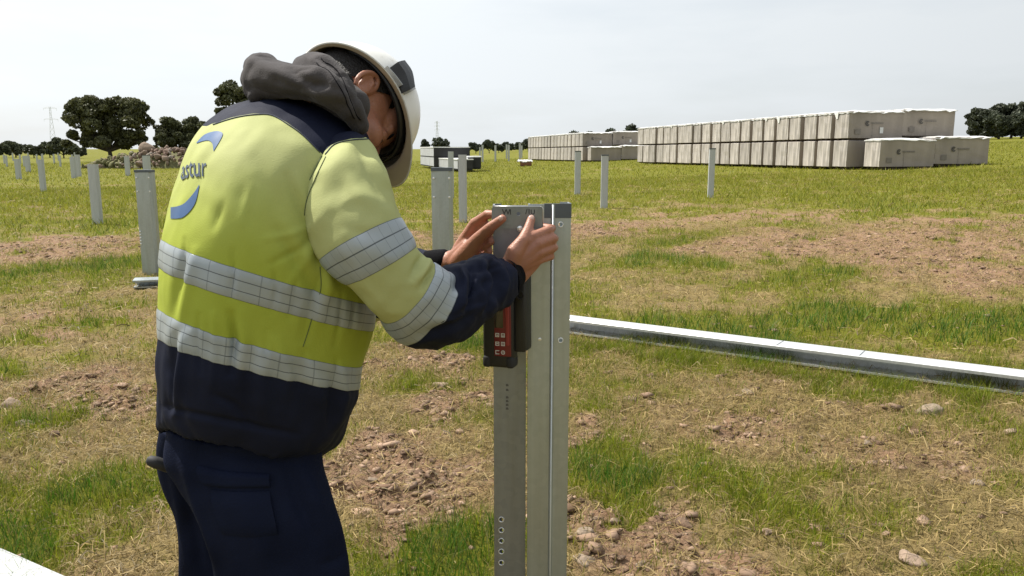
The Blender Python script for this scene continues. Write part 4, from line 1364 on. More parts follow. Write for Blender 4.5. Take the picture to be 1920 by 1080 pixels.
class Surf:
    """closed ring loft; rows = rings, columns = angle"""
    def __init__(s, G):
        s.G = G; s.m, s.n = G.shape[:2]; s.normals()
    def normals(s):
        du = np.roll(s.G, -1, 1) - np.roll(s.G, 1, 1)
        dv = np.gradient(s.G, axis=0)
        N = unit(np.cross(du, dv))
        c = s.G.mean(1, keepdims=True)
        if np.mean(np.sum(N * (s.G - c), -1)) < 0: N = -N
        s.N = N
        s.facing = np.sum(N * unit(np.array([0, 0, CAMZ]) - s.G), -1)
        s.pix = proj(s.G)
    def displace(s, d):
        s.G = s.G + s.N * d[..., None]; s.normals()
    def at(s, v, u, off=0.0):
        v = np.clip(np.asarray(v, float), 0, s.m - 1.001); u = np.asarray(u, float) % s.n
        i = v.astype(int); j = u.astype(int) % s.n; fv = (v - i)[..., None]; fu = (u - np.floor(u))[..., None]
        j2 = (j + 1) % s.n
        def L(A): return (A[i, j] * (1 - fu) + A[i, j2] * fu) * (1 - fv) + (A[i + 1, j] * (1 - fu) + A[i + 1, j2] * fu) * fv
        off = np.asarray(off, float)
        return L(s.G) + unit(L(s.N)) * (off[..., None] if off.ndim else off)
    def find(s, px, py):
        d = np.hypot(s.pix[..., 0] - px, s.pix[..., 1] - py) + (s.facing < 0.02) * 1e4
        k = np.unravel_index(np.argmin(d), d.shape)
        v, u = float(k[0]), float(k[1])
        for _ in range(6):
            p = proj(s.at(v, u)); pv = proj(s.at(v + 0.5, u)); pu = proj(s.at(v, u + 0.5))
            J = np.stack([(pv - p) * 2, (pu - p) * 2], 1)
            try: st = np.linalg.solve(J + 1e-9 * np.eye(2), np.array([px, py]) - p)
            except Exception: break
            st = np.clip(st, -2, 2)
            v = float(np.clip(v + st[0], 0, s.m - 1.01)); u += float(st[1])
        return v, u % s.n
    def folds(s, lines):
        D = np.zeros(s.G.shape[:2])
        w0 = sstep(-0.05, 0.25, s.facing)
        for pts, amp, wid in lines:
            pts = np.array(pts, float)
            best = np.full(D.shape, 1e9); tt = np.zeros(D.shape)
            L = np.concatenate([[0], np.cumsum(np.linalg.norm(np.diff(pts, axis=0), axis=1))])
            for i in range(len(pts) - 1):
                a, b = pts[i], pts[i + 1]
                ab = b - a
                t = np.clip(((s.pix - a) @ ab) / (ab @ ab), 0, 1)
                d = np.linalg.norm(s.pix - (a + t[..., None] * ab), axis=-1)
                up = d < best
                best = np.where(up, d, best)
                tt = np.where(up, (L[i] + t * (L[i + 1] - L[i])) / L[-1], tt)
            D += amp * np.exp(-(best / wid) ** 2) * w0 * np.sin(np.pi * np.clip(0.12 + 0.76 * tt, 0, 1))
        return D
    def mesh(s, name, mats, attrs=None, mi=None, cap0=True, cap1=True):
        V = s.G.reshape(-1, 3)
        F = grid_faces(s.m, s.n)
        # make sure faces point outward
        a, b, c, d = (V[F[:, k]] for k in range(4))
        nf = np.cross(c - a, d - b)
        if np.sum(nf * s.N[:-1].reshape(-1, 3)) < 0: F = F[:, ::-1]
        return np_mesh(name, V, np.ascontiguousarray(F), mats, smooth=True, attrs=attrs, mi=mi)

def fit_ring(g, pl, pr, c, e1):
    """nudge a ring along e1 until its outline spans the two given sight lines"""
    pl, pr = np.array(pl, float), np.array(pr, float)
    d = unit(pr - pl); want = (pl @ d, pr @ d)
    for _ in range(3):
        q = proj(g) @ d
        lo, hi = q.min(), q.max()
        k = (want[1] - want[0]) / (hi - lo)
        sft = ((want[0] + want[1]) / 2 - (lo + hi) / 2)
        m_per_px = np.linalg.norm(g.max(0) - g.min(0)) * 0 + (c[1] * CP - (c[2] - CAMZ) * SP) / FPX
        x = (g - c) @ e1
        g = g + np.outer(x * (k - 1) + sft * m_per_px, e1)
    return g

def body_rings(st, sub, n, theta):
    """st rows: lx,ly,rx,ry,Y,b,exp"""
    st = catmull(st, sub)
    m = len(st)
    G = np.zeros((m, n, 3))
    t = np.linspace(0, 2 * np.pi, n, endpoint=False)
    for i, (lx, ly, rx, ry, Y, b, ex) in enumerate(st):
        e2 = unit(np.array([0, 1.0, -np.interp(i / sub, [0, 2, 5, 8], [0.40, 0.36, 0.25, 0.20])]))     # he also leans a little to his left
        l, r = P(lx, ly, Y), P(rx, ry, Y)
        c = (l + r) / 2
        e1 = unit(r - l)
        Rh = np.linalg.norm(r - l) / 2
        bs = min(b * math.sin(theta), Rh * 0.8)
        a = math.sqrt(Rh * Rh - bs * bs) / math.cos(theta)
        A = math.cos(theta) * e1 + math.sin(theta) * e2
        B = math.sin(theta) * e1 - math.cos(theta) * e2
        ct, sn = np.cos(t), np.sin(t)
        cc = np.sign(ct) * np.abs(ct) ** (2 / ex); ss = np.sign(sn) * np.abs(sn) ** (2 / ex)
        G[i] = c + a * cc[:, None] * A + b * ss[:, None] * B
        G[i] = fit_ring(G[i], (lx, ly), (rx, ry), c, e1)
    return Surf(G)

def limb_rings(st, sub, n):
    """st rows: ax,ay,bx,by,Y,k  (two silhouette pixels, depth, depth ratio)"""
    st = catmull(st, sub)
    C = np.array([(P(a, b, Y) + P(c, d, Y)) / 2 for a, b, c, d, Y, k in st])
    T = unit(np.gradient(C, axis=0))
    G = np.zeros((len(st), n, 3))
    t = np.linspace(0, 2 * np.pi, n, endpoint=False)
    for i, (ax, ay, bx, by, Y, k) in enumerate(st):
        p, q = P(ax, ay, Y), P(bx, by, Y)
        e1 = unit(q - p); Rh = np.linalg.norm(q - p) / 2
        e2 = unit(np.cross(T[i], e1))
        e2 = unit(0.65 * e2 + 0.35 * np.array([0, 1.0, 0]) * np.sign(e2[1]))
        G[i] = C[i] + Rh * np.cos(t)[:, None] * e1 + k * Rh * np.sin(t)[:, None] * e2
        G[i] = fit_ring(G[i], (ax, ay), (bx, by), C[i], e1)
    return Surf(G)

def patch_strip(surf, vs0, us0, vs1, us1, rows, off, name, m, uvx=None):
    """thin cloth strip lying on a surface between two (v,u) polylines"""
    nc = len(vs0)
    V = []; UV = []
    for k in range(rows + 1):
        f = k / rows
        o_ = off * (0.25 if k in (0, rows) else 1.0)
        V.append(surf.at(vs0 * (1 - f) + vs1 * f, us0 * (1 - f) + us1 * f, o_))
        UV.append(np.stack([uvx if uvx is not None else np.linspace(0, 1, nc), np.full(nc, f)], -1))
    V = np.array(V); UV = np.array(UV)
    return V, UV

THETA = R(36)
TORSO = [  # lx, ly, rx, ry, Y, b, exponent
    (306, 806, 584, 850, 1.53, 0.168, 2.2), (298, 798, 596, 851, 1.53, 0.172, 2.2), (297, 778, 628, 832, 1.53, 0.180, 2.2), (300, 735, 654, 790, 1.53, 0.188, 2.3), (299, 680, 668, 755, 1.53, 0.198, 2.4),
    (299, 625, 672, 730, 1.535, 0.205, 2.4), (300, 572, 678, 688, 1.54, 0.212, 2.4), (300, 532, 688, 655, 1.545, 0.218, 2.4), (301, 495, 698, 620, 1.55, 0.226, 2.4), (304, 445, 703, 572, 1.555, 0.234, 2.4),
    (315, 392, 706, 512, 1.56, 0.238, 2.4), (331, 335, 706, 455, 1.57, 0.238, 2.35), (352, 283, 704, 405, 1.58, 0.232, 2.3), (384, 237, 700, 360, 1.59, 0.220, 2.2), (425, 207, 700, 325, 1.60, 0.195, 2.1),
    (478, 192, 700, 297, 1.61, 0.155, 2.0), (530, 190, 698, 272, 1.62, 0.112, 2.0), (570, 188, 695, 252, 1.63, 0.085, 2.0)]
SUBT, NT = 14, 240
tor = body_rings(TORSO, SUBT, NT, THETA)
# cloth: broad undulation, anisotropic wrinkles, then the folds one sees
vv = np.arange(tor.m)[:, None] / SUBT; uu = np.arange(NT)[None, :] / NT * 2 * np.pi
G0 = tor.G
wr = fbm(np.stack([G0[..., 0] * 9, G0[..., 1] * 9, G0[..., 2] * 5], -1), 3) * 0.010
rid = 1 - np.abs(fbm(np.stack([G0[..., 0] * 7 + 3, G0[..., 1] * 7, G0[..., 2] * 4 + G0[..., 0] * 3], -1), 2)) * 2.2
lowamp = sstep(7, 2, vv) * np.ones_like(wr)
hem = 1 - sstep(0.0, 1.6, vv)
wr = wr * (0.7 + 0.9 * lowamp) + 0.004 * np.clip(rid, -1, 1) * (0.5 + lowamp)
wr += hem * 0.0018 * np.sin(uu * 46 + 2 * np.sin(uu * 5))
tor.displace(wr)
tor.displace(tor.folds([
    ([(538, 330), (560, 385), (590, 440)], -0.006, 9), ([(556, 330), (575, 380), (600, 425)], 0.005, 9),
    ([(540, 420), (590, 500), (640, 560)], 0.007, 14), ([(520, 430), (570, 515), (610, 575)], -0.006, 10),
    ([(592, 430), (598, 520), (580, 590), (568, 640)], -0.009, 7), ([(610, 460), (614, 540), (600, 600)], 0.007, 10),
    ([(350, 480), (335, 540), (320, 600)], -0.005, 10), ([(365, 470), (350, 540), (338, 610)], 0.005, 10),
    ([(434, 590), (440, 640), (432, 700)], -0.012, 8), ([(450, 590), (458, 640), (452, 720)], 0.008, 12),
    ([(345, 630), (338, 700), (330, 775)], 0.010, 8), ([(330, 630), (322, 700), (318, 770)], -0.008, 8),
    ([(575, 680), (600, 740), (606, 800)], 0.008, 14), ([(556, 690), (570, 750), (575, 800)], -0.008, 12),
    ([(500, 640), (490, 710), (500, 790)], 0.006, 14), ([(470, 650), (462, 720), (470, 790)], -0.006, 12),
    ([(640, 690), (645, 745), (630, 800)], 0.009, 10), ([(622, 700), (625, 750), (615, 805)], -0.008, 9),
    ([(420, 330), (440, 400), (470, 450)], 0.003, 16), ([(480, 300), (520, 380)], -0.003, 14),
    ([(310, 762), (360, 776), (450, 795), (560, 815)], -0.007, 6),
    ([(598, 428), (560, 468), (505, 495)], -0.005, 5), ([(600, 440), (572, 490), (540, 540)], 0.005, 6), ([(596, 445), (585, 500), (570, 560)], -0.005, 5), ([(590, 420), (545, 440), (495, 448)], 0.003, 6),
    ([(345, 448), (343, 500), (338, 530)], -0.005, 4), ([(436, 468), (438, 520), (432, 560)], -0.005, 4), ([(515, 495), (517, 545), (508, 590)], -0.005, 4), ([(556, 512), (552, 565), (540, 600)], -0.004, 4), ([(640, 550), (637, 605), (628, 650)], -0.006, 4), ([(665, 570), (660, 620)], -0.005, 4),
    ([(372, 590), (368, 640), (375, 700)], -0.005, 5), ([(570, 655), (568, 705)], -0.006, 4), ([(632, 672), (630, 725)], -0.005, 4), ([(500, 620), (496, 680)], -0.004, 5), ([(400, 590), (405, 650), (398, 720)], 0.005, 7),
    ([(420, 380), (400, 430)], -0.003, 6), ([(470, 350), (455, 420)], 0.003, 8), ([(385, 300), (372, 360)], -0.002, 7), ([(520, 640), (540, 700), (530, 770)], 0.006, 9), ([(400, 740), (440, 760), (470, 800)], -0.006, 7),
]))

# ---- jacket materials
def jacket_mat():
    m, t, b = nmat('hi_vis_jacket_cloth')
    b.inputs['Roughness'].default_value = 0.72
    b.inputs['Specular IOR Level'].default_value = 0.12
    b.inputs['Sheen Weight'].default_value = 0.0
    tcn = t.nodes.new('ShaderNodeTexCoord')
    a = t.nodes.new('ShaderNodeAttribute'); a.attribute_name = 'navy'
    gt = t.nodes.new('ShaderNodeMath'); gt.operation = 'GREATER_THAN'; gt.inputs[1].default_value = 0.0
    t.links.new(a.outputs['Fac'], gt.inputs[0])
    n = t.nodes.new('ShaderNodeTexNoise'); n.inputs['Scale'].default_value = 9.0; n.inputs['Detail'].default_value = 5
    t.links.new(tcn.outputs['Object'], n.inputs['Vector'])
    def mx(f, A, B):
        x = t.nodes.new('ShaderNodeMix'); x.data_type = 'RGBA'
        t.links.new(f, x.inputs['Factor'])
        for s, v in (('A', A), ('B', B)):
            if isinstance(v, tuple): x.inputs[s].default_value = (*v, 1)
            else: t.links.new(v, x.inputs[s])
        return x.outputs['Result']
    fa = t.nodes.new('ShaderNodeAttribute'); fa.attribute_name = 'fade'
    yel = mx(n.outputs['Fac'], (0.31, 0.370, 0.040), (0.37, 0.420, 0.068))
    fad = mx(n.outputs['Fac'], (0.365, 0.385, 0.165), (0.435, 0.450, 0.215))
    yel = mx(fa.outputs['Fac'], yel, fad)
    nav = mx(n.outputs['Fac'], (0.0062, 0.0080, 0.0195), (0.011, 0.0145, 0.034))
    t.links.new(mx(gt.outputs[0], yel, nav), b.inputs['Base Color'])
    w = t.nodes.new('ShaderNodeTexNoise'); w.inputs['Scale'].default_value = 420.0; w.inputs['Detail'].default_value = 2
    t.links.new(tcn.outputs['Object'], w.inputs['Vector'])
    w2 = t.nodes.new('ShaderNodeTexNoise'); w2.inputs['Scale'].default_value = 38.0; w2.inputs['Detail'].default_value = 4
    t.links.new(tcn.outputs['Object'], w2.inputs['Vector'])
    b1 = t.nodes.new('ShaderNodeBump'); b1.inputs['Strength'].default_value = 0.16; b1.inputs['Distance'].default_value = 0.003
    t.links.new(w.outputs['Fac'], b1.inputs['Height'])
    w2.noise_type = 'RIDGED_MULTIFRACTAL'; w2.inputs['Scale'].default_value = 8.5; w2.inputs['Detail'].default_value = 3; w2.inputs['Distortion'].default_value = 0.6
    b2 = t.nodes.new('ShaderNodeBump'); b2.inputs['Strength'].default_value = 0.5; b2.inputs['Distance'].default_value = 0.009
    t.links.new(w2.outputs['Fac'], b2.inputs['Height']); t.links.new(b1.outputs['Normal'], b2.inputs['Normal'])
    t.links.new(b2.outputs['Normal'], b.inputs['Normal'])
    return m
M['jacket'] = jacket_mat()

def band_mat():
    m, t, b = nmat('reflective_tape')
    b.inputs['Roughness'].default_value = 0.42
    b.inputs['Metallic'].default_value = 0.25
    uvn = t.nodes.new('ShaderNodeUVMap')
    sx = t.nodes.new('ShaderNodeSeparateXYZ'); t.links.new(uvn.outputs['UV'], sx.inputs['Vector'])
    def line(src, freq, w):
        a = t.nodes.new('ShaderNodeMath'); a.operation = 'MULTIPLY'; t.links.new(src, a.inputs[0]); a.inputs[1].default_value = freq
        f = t.nodes.new('ShaderNodeMath'); f.operation = 'FRACT'; t.links.new(a.outputs[0], f.inputs[0])
        s = t.nodes.new('ShaderNodeMath'); s.operation = 'SUBTRACT'; t.links.new(f.outputs[0], s.inputs[0]); s.inputs[1].default_value = 0.5
        ab = t.nodes.new('ShaderNodeMath'); ab.operation = 'ABSOLUTE'; t.links.new(s.outputs[0], ab.inputs[0])
        l = t.nodes.new('ShaderNodeMath'); l.operation = 'GREATER_THAN'; t.links.new(ab.outputs[0], l.inputs[0]); l.inputs[1].default_value = 0.5 - w
        return l.outputs[0]
    l1 = line(sx.outputs['Y'], 3.0, 0.045)
    l2 = line(sx.outputs['X'], 26.0, 0.022)
    mxl = t.nodes.new('ShaderNodeMath'); mxl.operation = 'MAXIMUM'
    t.links.new(l1, mxl.inputs[0])
    hv = t.nodes.new('ShaderNodeMath'); hv.operation = 'MULTIPLY'; hv.inputs[1].default_value = 0.45; t.links.new(l2, hv.inputs[0])
    t.links.new(hv.outputs[0], mxl.inputs[1])
    tcn = t.nodes.new('ShaderNodeTexCoord')
    n = t.nodes.new('ShaderNodeTexNoise'); n.inputs['Scale'].default_value = 14.0; n.inputs['Detail'].default_value = 5
    t.links.new(tcn.outputs['Object'], n.inputs['Vector'])
    x = t.nodes.new('ShaderNodeMix'); x.data_type = 'RGBA'
    t.links.new(n.outputs['Fac'], x.inputs['Factor'])
    x.inputs['A'].default_value = (0.27, 0.31, 0.34, 1); x.inputs['B'].default_value = (0.40, 0.435, 0.46, 1)
    y = t.nodes.new('ShaderNodeMix'); y.data_type = 'RGBA'
    t.links.new(mxl.outputs[0], y.inputs['Factor']); t.links.new(x.outputs['Result'], y.inputs['A']); y.inputs['B'].default_value = (0.10, 0.115, 0.13, 1)
    t.links.new(y.outputs['Result'], b.inputs['Base Color'])
    bp = t.nodes.new('ShaderNodeBump'); bp.inputs['Strength'].default_value = 0.4; bp.inputs['Distance'].default_value = 0.002
    iv = t.nodes.new('ShaderNodeMath'); iv.operation = 'SUBTRACT'; iv.inputs[0].default_value = 1.0; t.links.new(mxl.outputs[0], iv.inputs[1])
    t.links.new(iv.outputs[0], bp.inputs['Height']); t.links.new(bp.outputs['Normal'], b.inputs['Normal'])
    return m
M['band'] = band_mat()
M['thread'] = mat('dark_stitching', (0.10, 0.13, 0.06), 0.8)
M['thread_n'] = mat('navy_stitching', (0.035, 0.045, 0.07), 0.8)
M['navy'] = mat('navy_work_cloth', (0.0085, 0.0115, 0.0270), 0.8, var=0.3, scale=7, bump=0.22, bscale=300, spec=0.05)
M['knit'] = mat('black_knit_cuff', (0.006, 0.006, 0.008), 0.9, bump=0.4, bscale=500, spec=0.1)
M['hood'] = mat('charcoal_sweatshirt', (0.062, 0.056, 0.057), 0.9, var=0.2, scale=9, bump=0.25, bscale=380, spec=0.1, sheen=0.08)

# ---- navy areas: below the lower band, and the yoke
v_low = 5.0 * SUBT
YOKE = np.array([(380, 246), (400, 231), (442, 218), (483, 212), (511, 214), (539, 230), (567, 250), (604, 288), (640, 330)], float)
vy = np.full(NT, np.nan)
for j in range(NT):
    pts = tor.pix[9 * SUBT:, j]; fc = tor.facing[9 * SUBT:, j]
    yl = np.interp(pts[:, 0], YOKE[:, 0], YOKE[:, 1])
    sd = pts[:, 1] - yl
    ok = np.where((sd[:-1] > 0) & (sd[1:] <= 0) & (fc[:-1] > -0.05) & (pts[:-1, 0] > 385) & (pts[:-1, 0] < 640))[0]
    if len(ok):
        k = ok[0]
        vy[j] = 9 * SUBT + k + sd[k] / (sd[k] - sd[k + 1])
kb = NT // 2
vis_vy = vy.copy()
for j in range(NT):           # the other half of the back mirrors this one
    if np.isnan(vy[j]):
        jm = (2 * kb - j) % NT
        vy[j] = vy[jm]
vis = [j for j in range(kb, int(0.72 * NT)) if np.isfinite(vis_vy[j])]
if vis:
    jl = max(vis) - 1
    for j in range(jl, int(0.80 * NT)):
        vy[j] = vis_vy[jl] - 0.02 * SUBT * (j - jl) / NT
good = ~np.isnan(vy)
idx = np.arange(NT)
vy = np.interp(idx, idx[good], vy[good], period=NT)
ker = np.ones(7) / 7
vy = np.convolve(np.concatenate([vy[-3:], vy, vy[:3]]), ker, 'valid')
VV_ = np.arange(tor.m)[:, None] * np.ones((1, NT))
sd_yoke = VV_ - vy[None]
sd_low = v_low - VV_
navy = np.maximum(sd_yoke, sd_low)

person = None   # set once the body exists
JK = []
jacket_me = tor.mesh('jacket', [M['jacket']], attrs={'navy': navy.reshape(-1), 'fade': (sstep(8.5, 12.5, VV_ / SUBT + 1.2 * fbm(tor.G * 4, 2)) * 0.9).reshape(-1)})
def to_world_mesh_union(name, pieces, voxel, smooth, mats):
    """fuse overlapping closed shapes into one continuous skin"""
    V, F = join_vf(pieces)
    me = np_mesh(name, np.array(V), F, mats)
    o_ = bpy.data.objects.new('tmp', me); COL.objects.link(o_)
    md = o_.modifiers.new('r', 'REMESH'); md.mode = 'VOXEL'; md.voxel_size = voxel; md.use_smooth_shade = True
    if smooth:
        ms = o_.modifiers.new('s', 'SMOOTH'); ms.factor = 0.5; ms.iterations = smooth
    dg = bpy.context.evaluated_depsgraph_get()
    out = bpy.data.meshes.new_from_object(o_.evaluated_get(dg))
    bpy.data.objects.remove(o_)
    out.name = name
    out.materials.clear()
    for m in mats: out.materials.append(m)
    out.polygons.foreach_set('use_smooth', np.ones(len(out.polygons), dtype=bool))
    return out

def ell(c, rad, X=None, Yv=None, Z=None, ico=None):
    b, f = (ICO3, ICO3F) if ico is None else ico
    v = b * np.array(rad)
    if X is not None: v = v[:, :1] * X + v[:, 1:2] * Yv + v[:, 2:3] * Z
    return v + np.array(c), f

def chain(pts, rad, dens=0.35):
    pts = np.array(pts, float); rad = np.array(rad, float)
    out = []
    for i in range(len(pts) - 1):
        L = np.linalg.norm(pts[i + 1] - pts[i])
        n = max(1, int(L / (min(rad[i], rad[i + 1]) * dens)))
        for k in range(n + (i == len(pts) - 2)):
            t = k / n
            out.append((ICO2 * (rad[i] * (1 - t) + rad[i + 1] * t) + pts[i] * (1 - t) + pts[i + 1] * t, ICO2F))
    return out

def surf_vf(s):
    V = np.concatenate([s.G.reshape(-1, 3), s.G[:1].mean(1), s.G[-1:].mean(1)])
    F = [tuple(f) for f in grid_faces(s.m, s.n)]
    k = s.m * s.n
    F += [(k, (j + 1) % s.n, j) for j in range(s.n)] + [(k + 1, (s.m - 1) * s.n + j, (s.m - 1) * s.n + (j + 1) % s.n) for j in range(s.n)]
    return V, F

# ---- head frame
HF = unit(np.array([0.53, 0.10, -0.85]))      # face looks down and to the right
HU = 0.57 * np.array([0.85, 0, 0.53]) + 0.82 * np.array([0, 1.0, 0])   # crown away from the camera
HU = unit(HU - HF * (HU @ HF))
HL = np.cross(HU, HF)
EAR = P(684, 160, 1.60)
HS = 1.10
HC = EAR - HS * (-0.006 * HF - 0.078 * HL - 0.002 * HU)
def hp(x, y, z): return HC + HS * (x * HF + y * HL + z * HU)
def hell(c, rad): return ell(hp(*c), np.array(rad) * HS, HF, HL, HU)

M['skin'] = None
def skin_mat():
    m, t, b = nmat('skin')
    b.inputs['Roughness'].default_value = 0.48
    b.inputs['Subsurface Weight'].default_value = 0.12
    b.inputs['Subsurface Radius'].default_value = (0.02, 0.008, 0.004)
    b.inputs['Subsurface Scale'].default_value = 0.3
    tcn = t.nodes.new('ShaderNodeTexCoord')
    n = t.nodes.new('ShaderNodeTexNoise'); n.inputs['Scale'].default_value = 28.0; n.inputs['Detail'].default_value = 6
    t.links.new(tcn.outputs['Object'], n.inputs['Vector'])
    x = t.nodes.new('ShaderNodeMix'); x.data_type = 'RGBA'
    t.links.new(n.outputs['Fac'], x.inputs['Factor'])
    x.inputs['A'].default_value = (0.30, 0.122, 0.075, 1); x.inputs['B'].default_value = (0.41, 0.195, 0.130, 1)
    t.links.new(x.outputs['Result'], b.inputs['Base Color'])
    n2_ = t.nodes.new('ShaderNodeTexNoise'); n2_.inputs['Scale'].default_value = 240.0; n2_.inputs['Detail'].default_value = 3
    t.links.new(tcn.outputs['Object'], n2_.inputs['Vector'])
    bp = t.nodes.new('ShaderNodeBump'); bp.inputs['Strength'].default_value = 0.35; bp.inputs['Distance'].default_value = 0.003
    t.links.new(n2_.outputs['Fac'], bp.inputs['Height']); t.links.new(bp.outputs['Normal'], b.inputs['Normal'])
    return m
M['skin'] = skin_mat()

pieces = []
# head
pieces += [hell((-0.004, 0, 0.035), (0.090, 0.075, 0.090)), hell((0.040, 0, -0.030), (0.060, 0.066, 0.082)), hell((0.062, 0, -0.092), (0.034, 0.036, 0.026)),
           hell((0.080, 0, 0.032), (0.018, 0.052, 0.014)), hell((0.062, 0.036, -0.020), (0.032, 0.031, 0.028)), hell((0.062, -0.036, -0.020), (0.032, 0.031, 0.028)),
           hell((0.096, 0, -0.060), (0.011, 0.024, 0.008)), hell((0.093, 0, -0.072), (0.012, 0.021, 0.008)), hell((0.06, 0, 0.05), (0.045, 0.06, 0.045)),
           hell((0.018, 0.048, -0.062), (0.045, 0.016, 0.026)), hell((0.018, -0.048, -0.062), (0.045, 0.016, 0.026))]
for sg in (1, -1): pieces.append(hell((0.080, sg * 0.032, 0.0115), (0.0135, 0.0145, 0.0120)))
pieces += chain([hp(0.095, 0, 0.020), hp(0.108, 0, -0.005), hp(0.119, 0, -0.026)], [0.009, 0.010, 0.013])
pieces += [hell((0.108, 0.012, -0.030), (0.010, 0.008, 0.008)), hell((0.108, -0.012, -0.030), (0.010, 0.008, 0.008))]
for sg in (1, -1):
    an = np.linspace(R(-75), R(235), 15)
    rim = [hp(-0.008 - 0.016 * math.cos(a) + 0.004 * math.sin(a), sg * (0.078 + 0.008 * (math.cos(a) + 0.4)), 0.004 + 0.029 * math.sin(a)) for a in an]
    pieces += chain(rim, [0.0052] * 15, 0.5)
    pieces += [hell((-0.004, sg * 0.076, -0.002), (0.014, 0.006, 0.024)), hell((-0.002, sg * 0.078, -0.026), (0.009, 0.006, 0.010))]
    ah = np.linspace(R(-50), R(150), 9)
    pieces += chain([hp(-0.007 - 0.009 * math.cos(a), sg * 0.082, 0.002 + 0.017 * math.sin(a)) for a in ah], [0.0034] * 9, 0.5)
# neck and trunk inside the clothes
pieces += chain([hp(-0.025, 0, -0.03), P(640, 235, 1.64), P(560, 300, 1.60), P(510, 480, 1.55), P(485, 700, 1.53), P(468, 830, 1.53)], [0.062, 0.060, 0.085, 0.105, 0.095, 0.075], 0.3)
# right arm and hand (nearer the camera)
pieces += chain([P(580, 330, 1.60), P(645, 345, 1.48), P(775, 578, 1.45), P(880, 540, 1.56), P(952, 509, 1.662)], [0.06, 0.042, 0.040, 0.037, 0.0285])
W = P(952, 509, 1.662)
def pts(*q): return [P(*a) for a in q]
RH = {'index': pts((1001, 443, 1.662), (1029, 431, 1.678), (1035, 428, 1.700), (1018, 425, 1.716)),
      'middle': pts((1010, 457, 1.658), (1036, 447, 1.675), (1040, 447, 1.700), (1021, 444, 1.717)),
      'ring': pts((1013, 473, 1.661), (1037, 464, 1.680), (1040, 464, 1.702), (1022, 463, 1.718)),
      'little': pts((1009, 488, 1.668), (1032, 481, 1.685), (1034, 481, 1.703), (1018, 479, 1.716))}
for k, r_ in (('index', 0.0095), ('middle', 0.0098), ('ring', 0.0092), ('little', 0.0082)):
    q = RH[k]
    pieces += chain([W + (q[0] - W) * 0.35, q[0]], [0.0165, r_ * 1.28])
    pieces += chain(q, [r_ * 1.22, r_ * 1.06, r_ * 0.95, r_ * 0.85])
    pieces += [ell(q[0], [r_ * 1.25] * 3), ell(q[1], [r_ * 1.14] * 3)]
pieces += chain(pts((955, 506, 1.665), (985, 470, 1.668)), [0.026, 0.022])
pieces += chain(pts((968, 525, 1.672), (1002, 494, 1.676)), [0.018, 0.013])
pieces += chain(pts((955, 498, 1.655), (966, 472, 1.648), (981, 450, 1.652), (990, 431, 1.669), (996, 411, 1.6865)), [0.020, 0.0185, 0.0135, 0.0112, 0.0092])
# left arm and hand (farther)
pieces += chain([P(560, 330, 1.60), P(530, 340, 1.74), P(690, 560, 1.92), P(780, 520, 1.89), P(846, 492, 1.835)], [0.06, 0.040, 0.036, 0.035, 0.029])
W2 = P(846, 492, 1.835)
LH = {'index': pts((890, 418, 1.790), (914, 402, 1.752), (932, 402, 1.730), (948, 408, 1.717)),
      'middle': pts((890, 434, 1.800), (914, 424, 1.768), (919, 434, 1.748), (908, 444, 1.752)),
      'ring': pts((892, 451, 1.803), (916, 444, 1.770), (920, 454, 1.752), (908, 462, 1.758)),
      'little': pts((895, 468, 1.800), (915, 464, 1.774), (918, 472, 1.758), (907, 478, 1.764))}
for k, r_ in (('index', 0.0098), ('middle', 0.0100), ('ring', 0.0094), ('little', 0.0084)):
    q = LH[k]
    pieces += chain([W2 + (q[0] - W2) * 0.35, q[0]], [0.0165, r_ * 1.25])
    pieces += chain(q, [r_ * 1.2, r_ * 1.06, r_ * 0.95, r_ * 0.85])
    pieces += [ell(q[0], [r_ * 1.22] * 3), ell(q[1], [r_ * 1.12] * 3)]
pieces += chain(pts((850, 492, 1.83), (880, 462, 1.80)), [0.027, 0.023])
pieces += chain(pts((858, 492, 1.81), (876, 474, 1.775), (896, 448, 1.735), (920, 426, 1.700), (942, 410, 1.6860)), [0.022, 0.022, 0.0150, 0.0118, 0.0095])
pieces += chain(pts((868, 500, 1.80), (905, 482, 1.775)), [0.020, 0.015])
# legs inside the trousers
pieces += chain([P(470, 830, 1.53), P(525, 1090, 1.47), P(530, 1530, 1.49)], [0.055, 0.03, 0.022], 0.5)
pieces += chain([P(440, 830, 1.58), P(420, 1090, 1.65), P(460, 1430, 1.665)], [0.045, 0.022, 0.02], 0.5)
person = link('person', to_world_mesh_union('person', pieces, 0.0030, 3, [M['skin']]))
tag(person, 'worker in yellow and navy jacket, grey hood and white helmet, at the post', 'person')
# thumb nails
M['nail'] = mat('finger_nail', (0.50, 0.32, 0.26), 0.3, var=0.05)
for tip, prev, sd_ in ((P(996, 411, 1.6865), P(990, 431, 1.669), (0, -1, 0.25)), (P(942, 410, 1.6860), P(920, 426, 1.700), (-0.1, -1, 0.45))):
    d_ = unit(tip - prev); n_ = np.array(sd_, float); n_ = unit(n_ - d_ * (n_ @ d_)); s_ = np.cross(d_, n_)
    v, f = ell(tip + n_ * 0.0070 - d_ * 0.001, (0.0075, 0.0062, 0.0022), d_, s_, n_, (ICO2, ICO2F))
    link('nail', np_mesh('nail', v, f, [M['nail']], smooth=True), person)
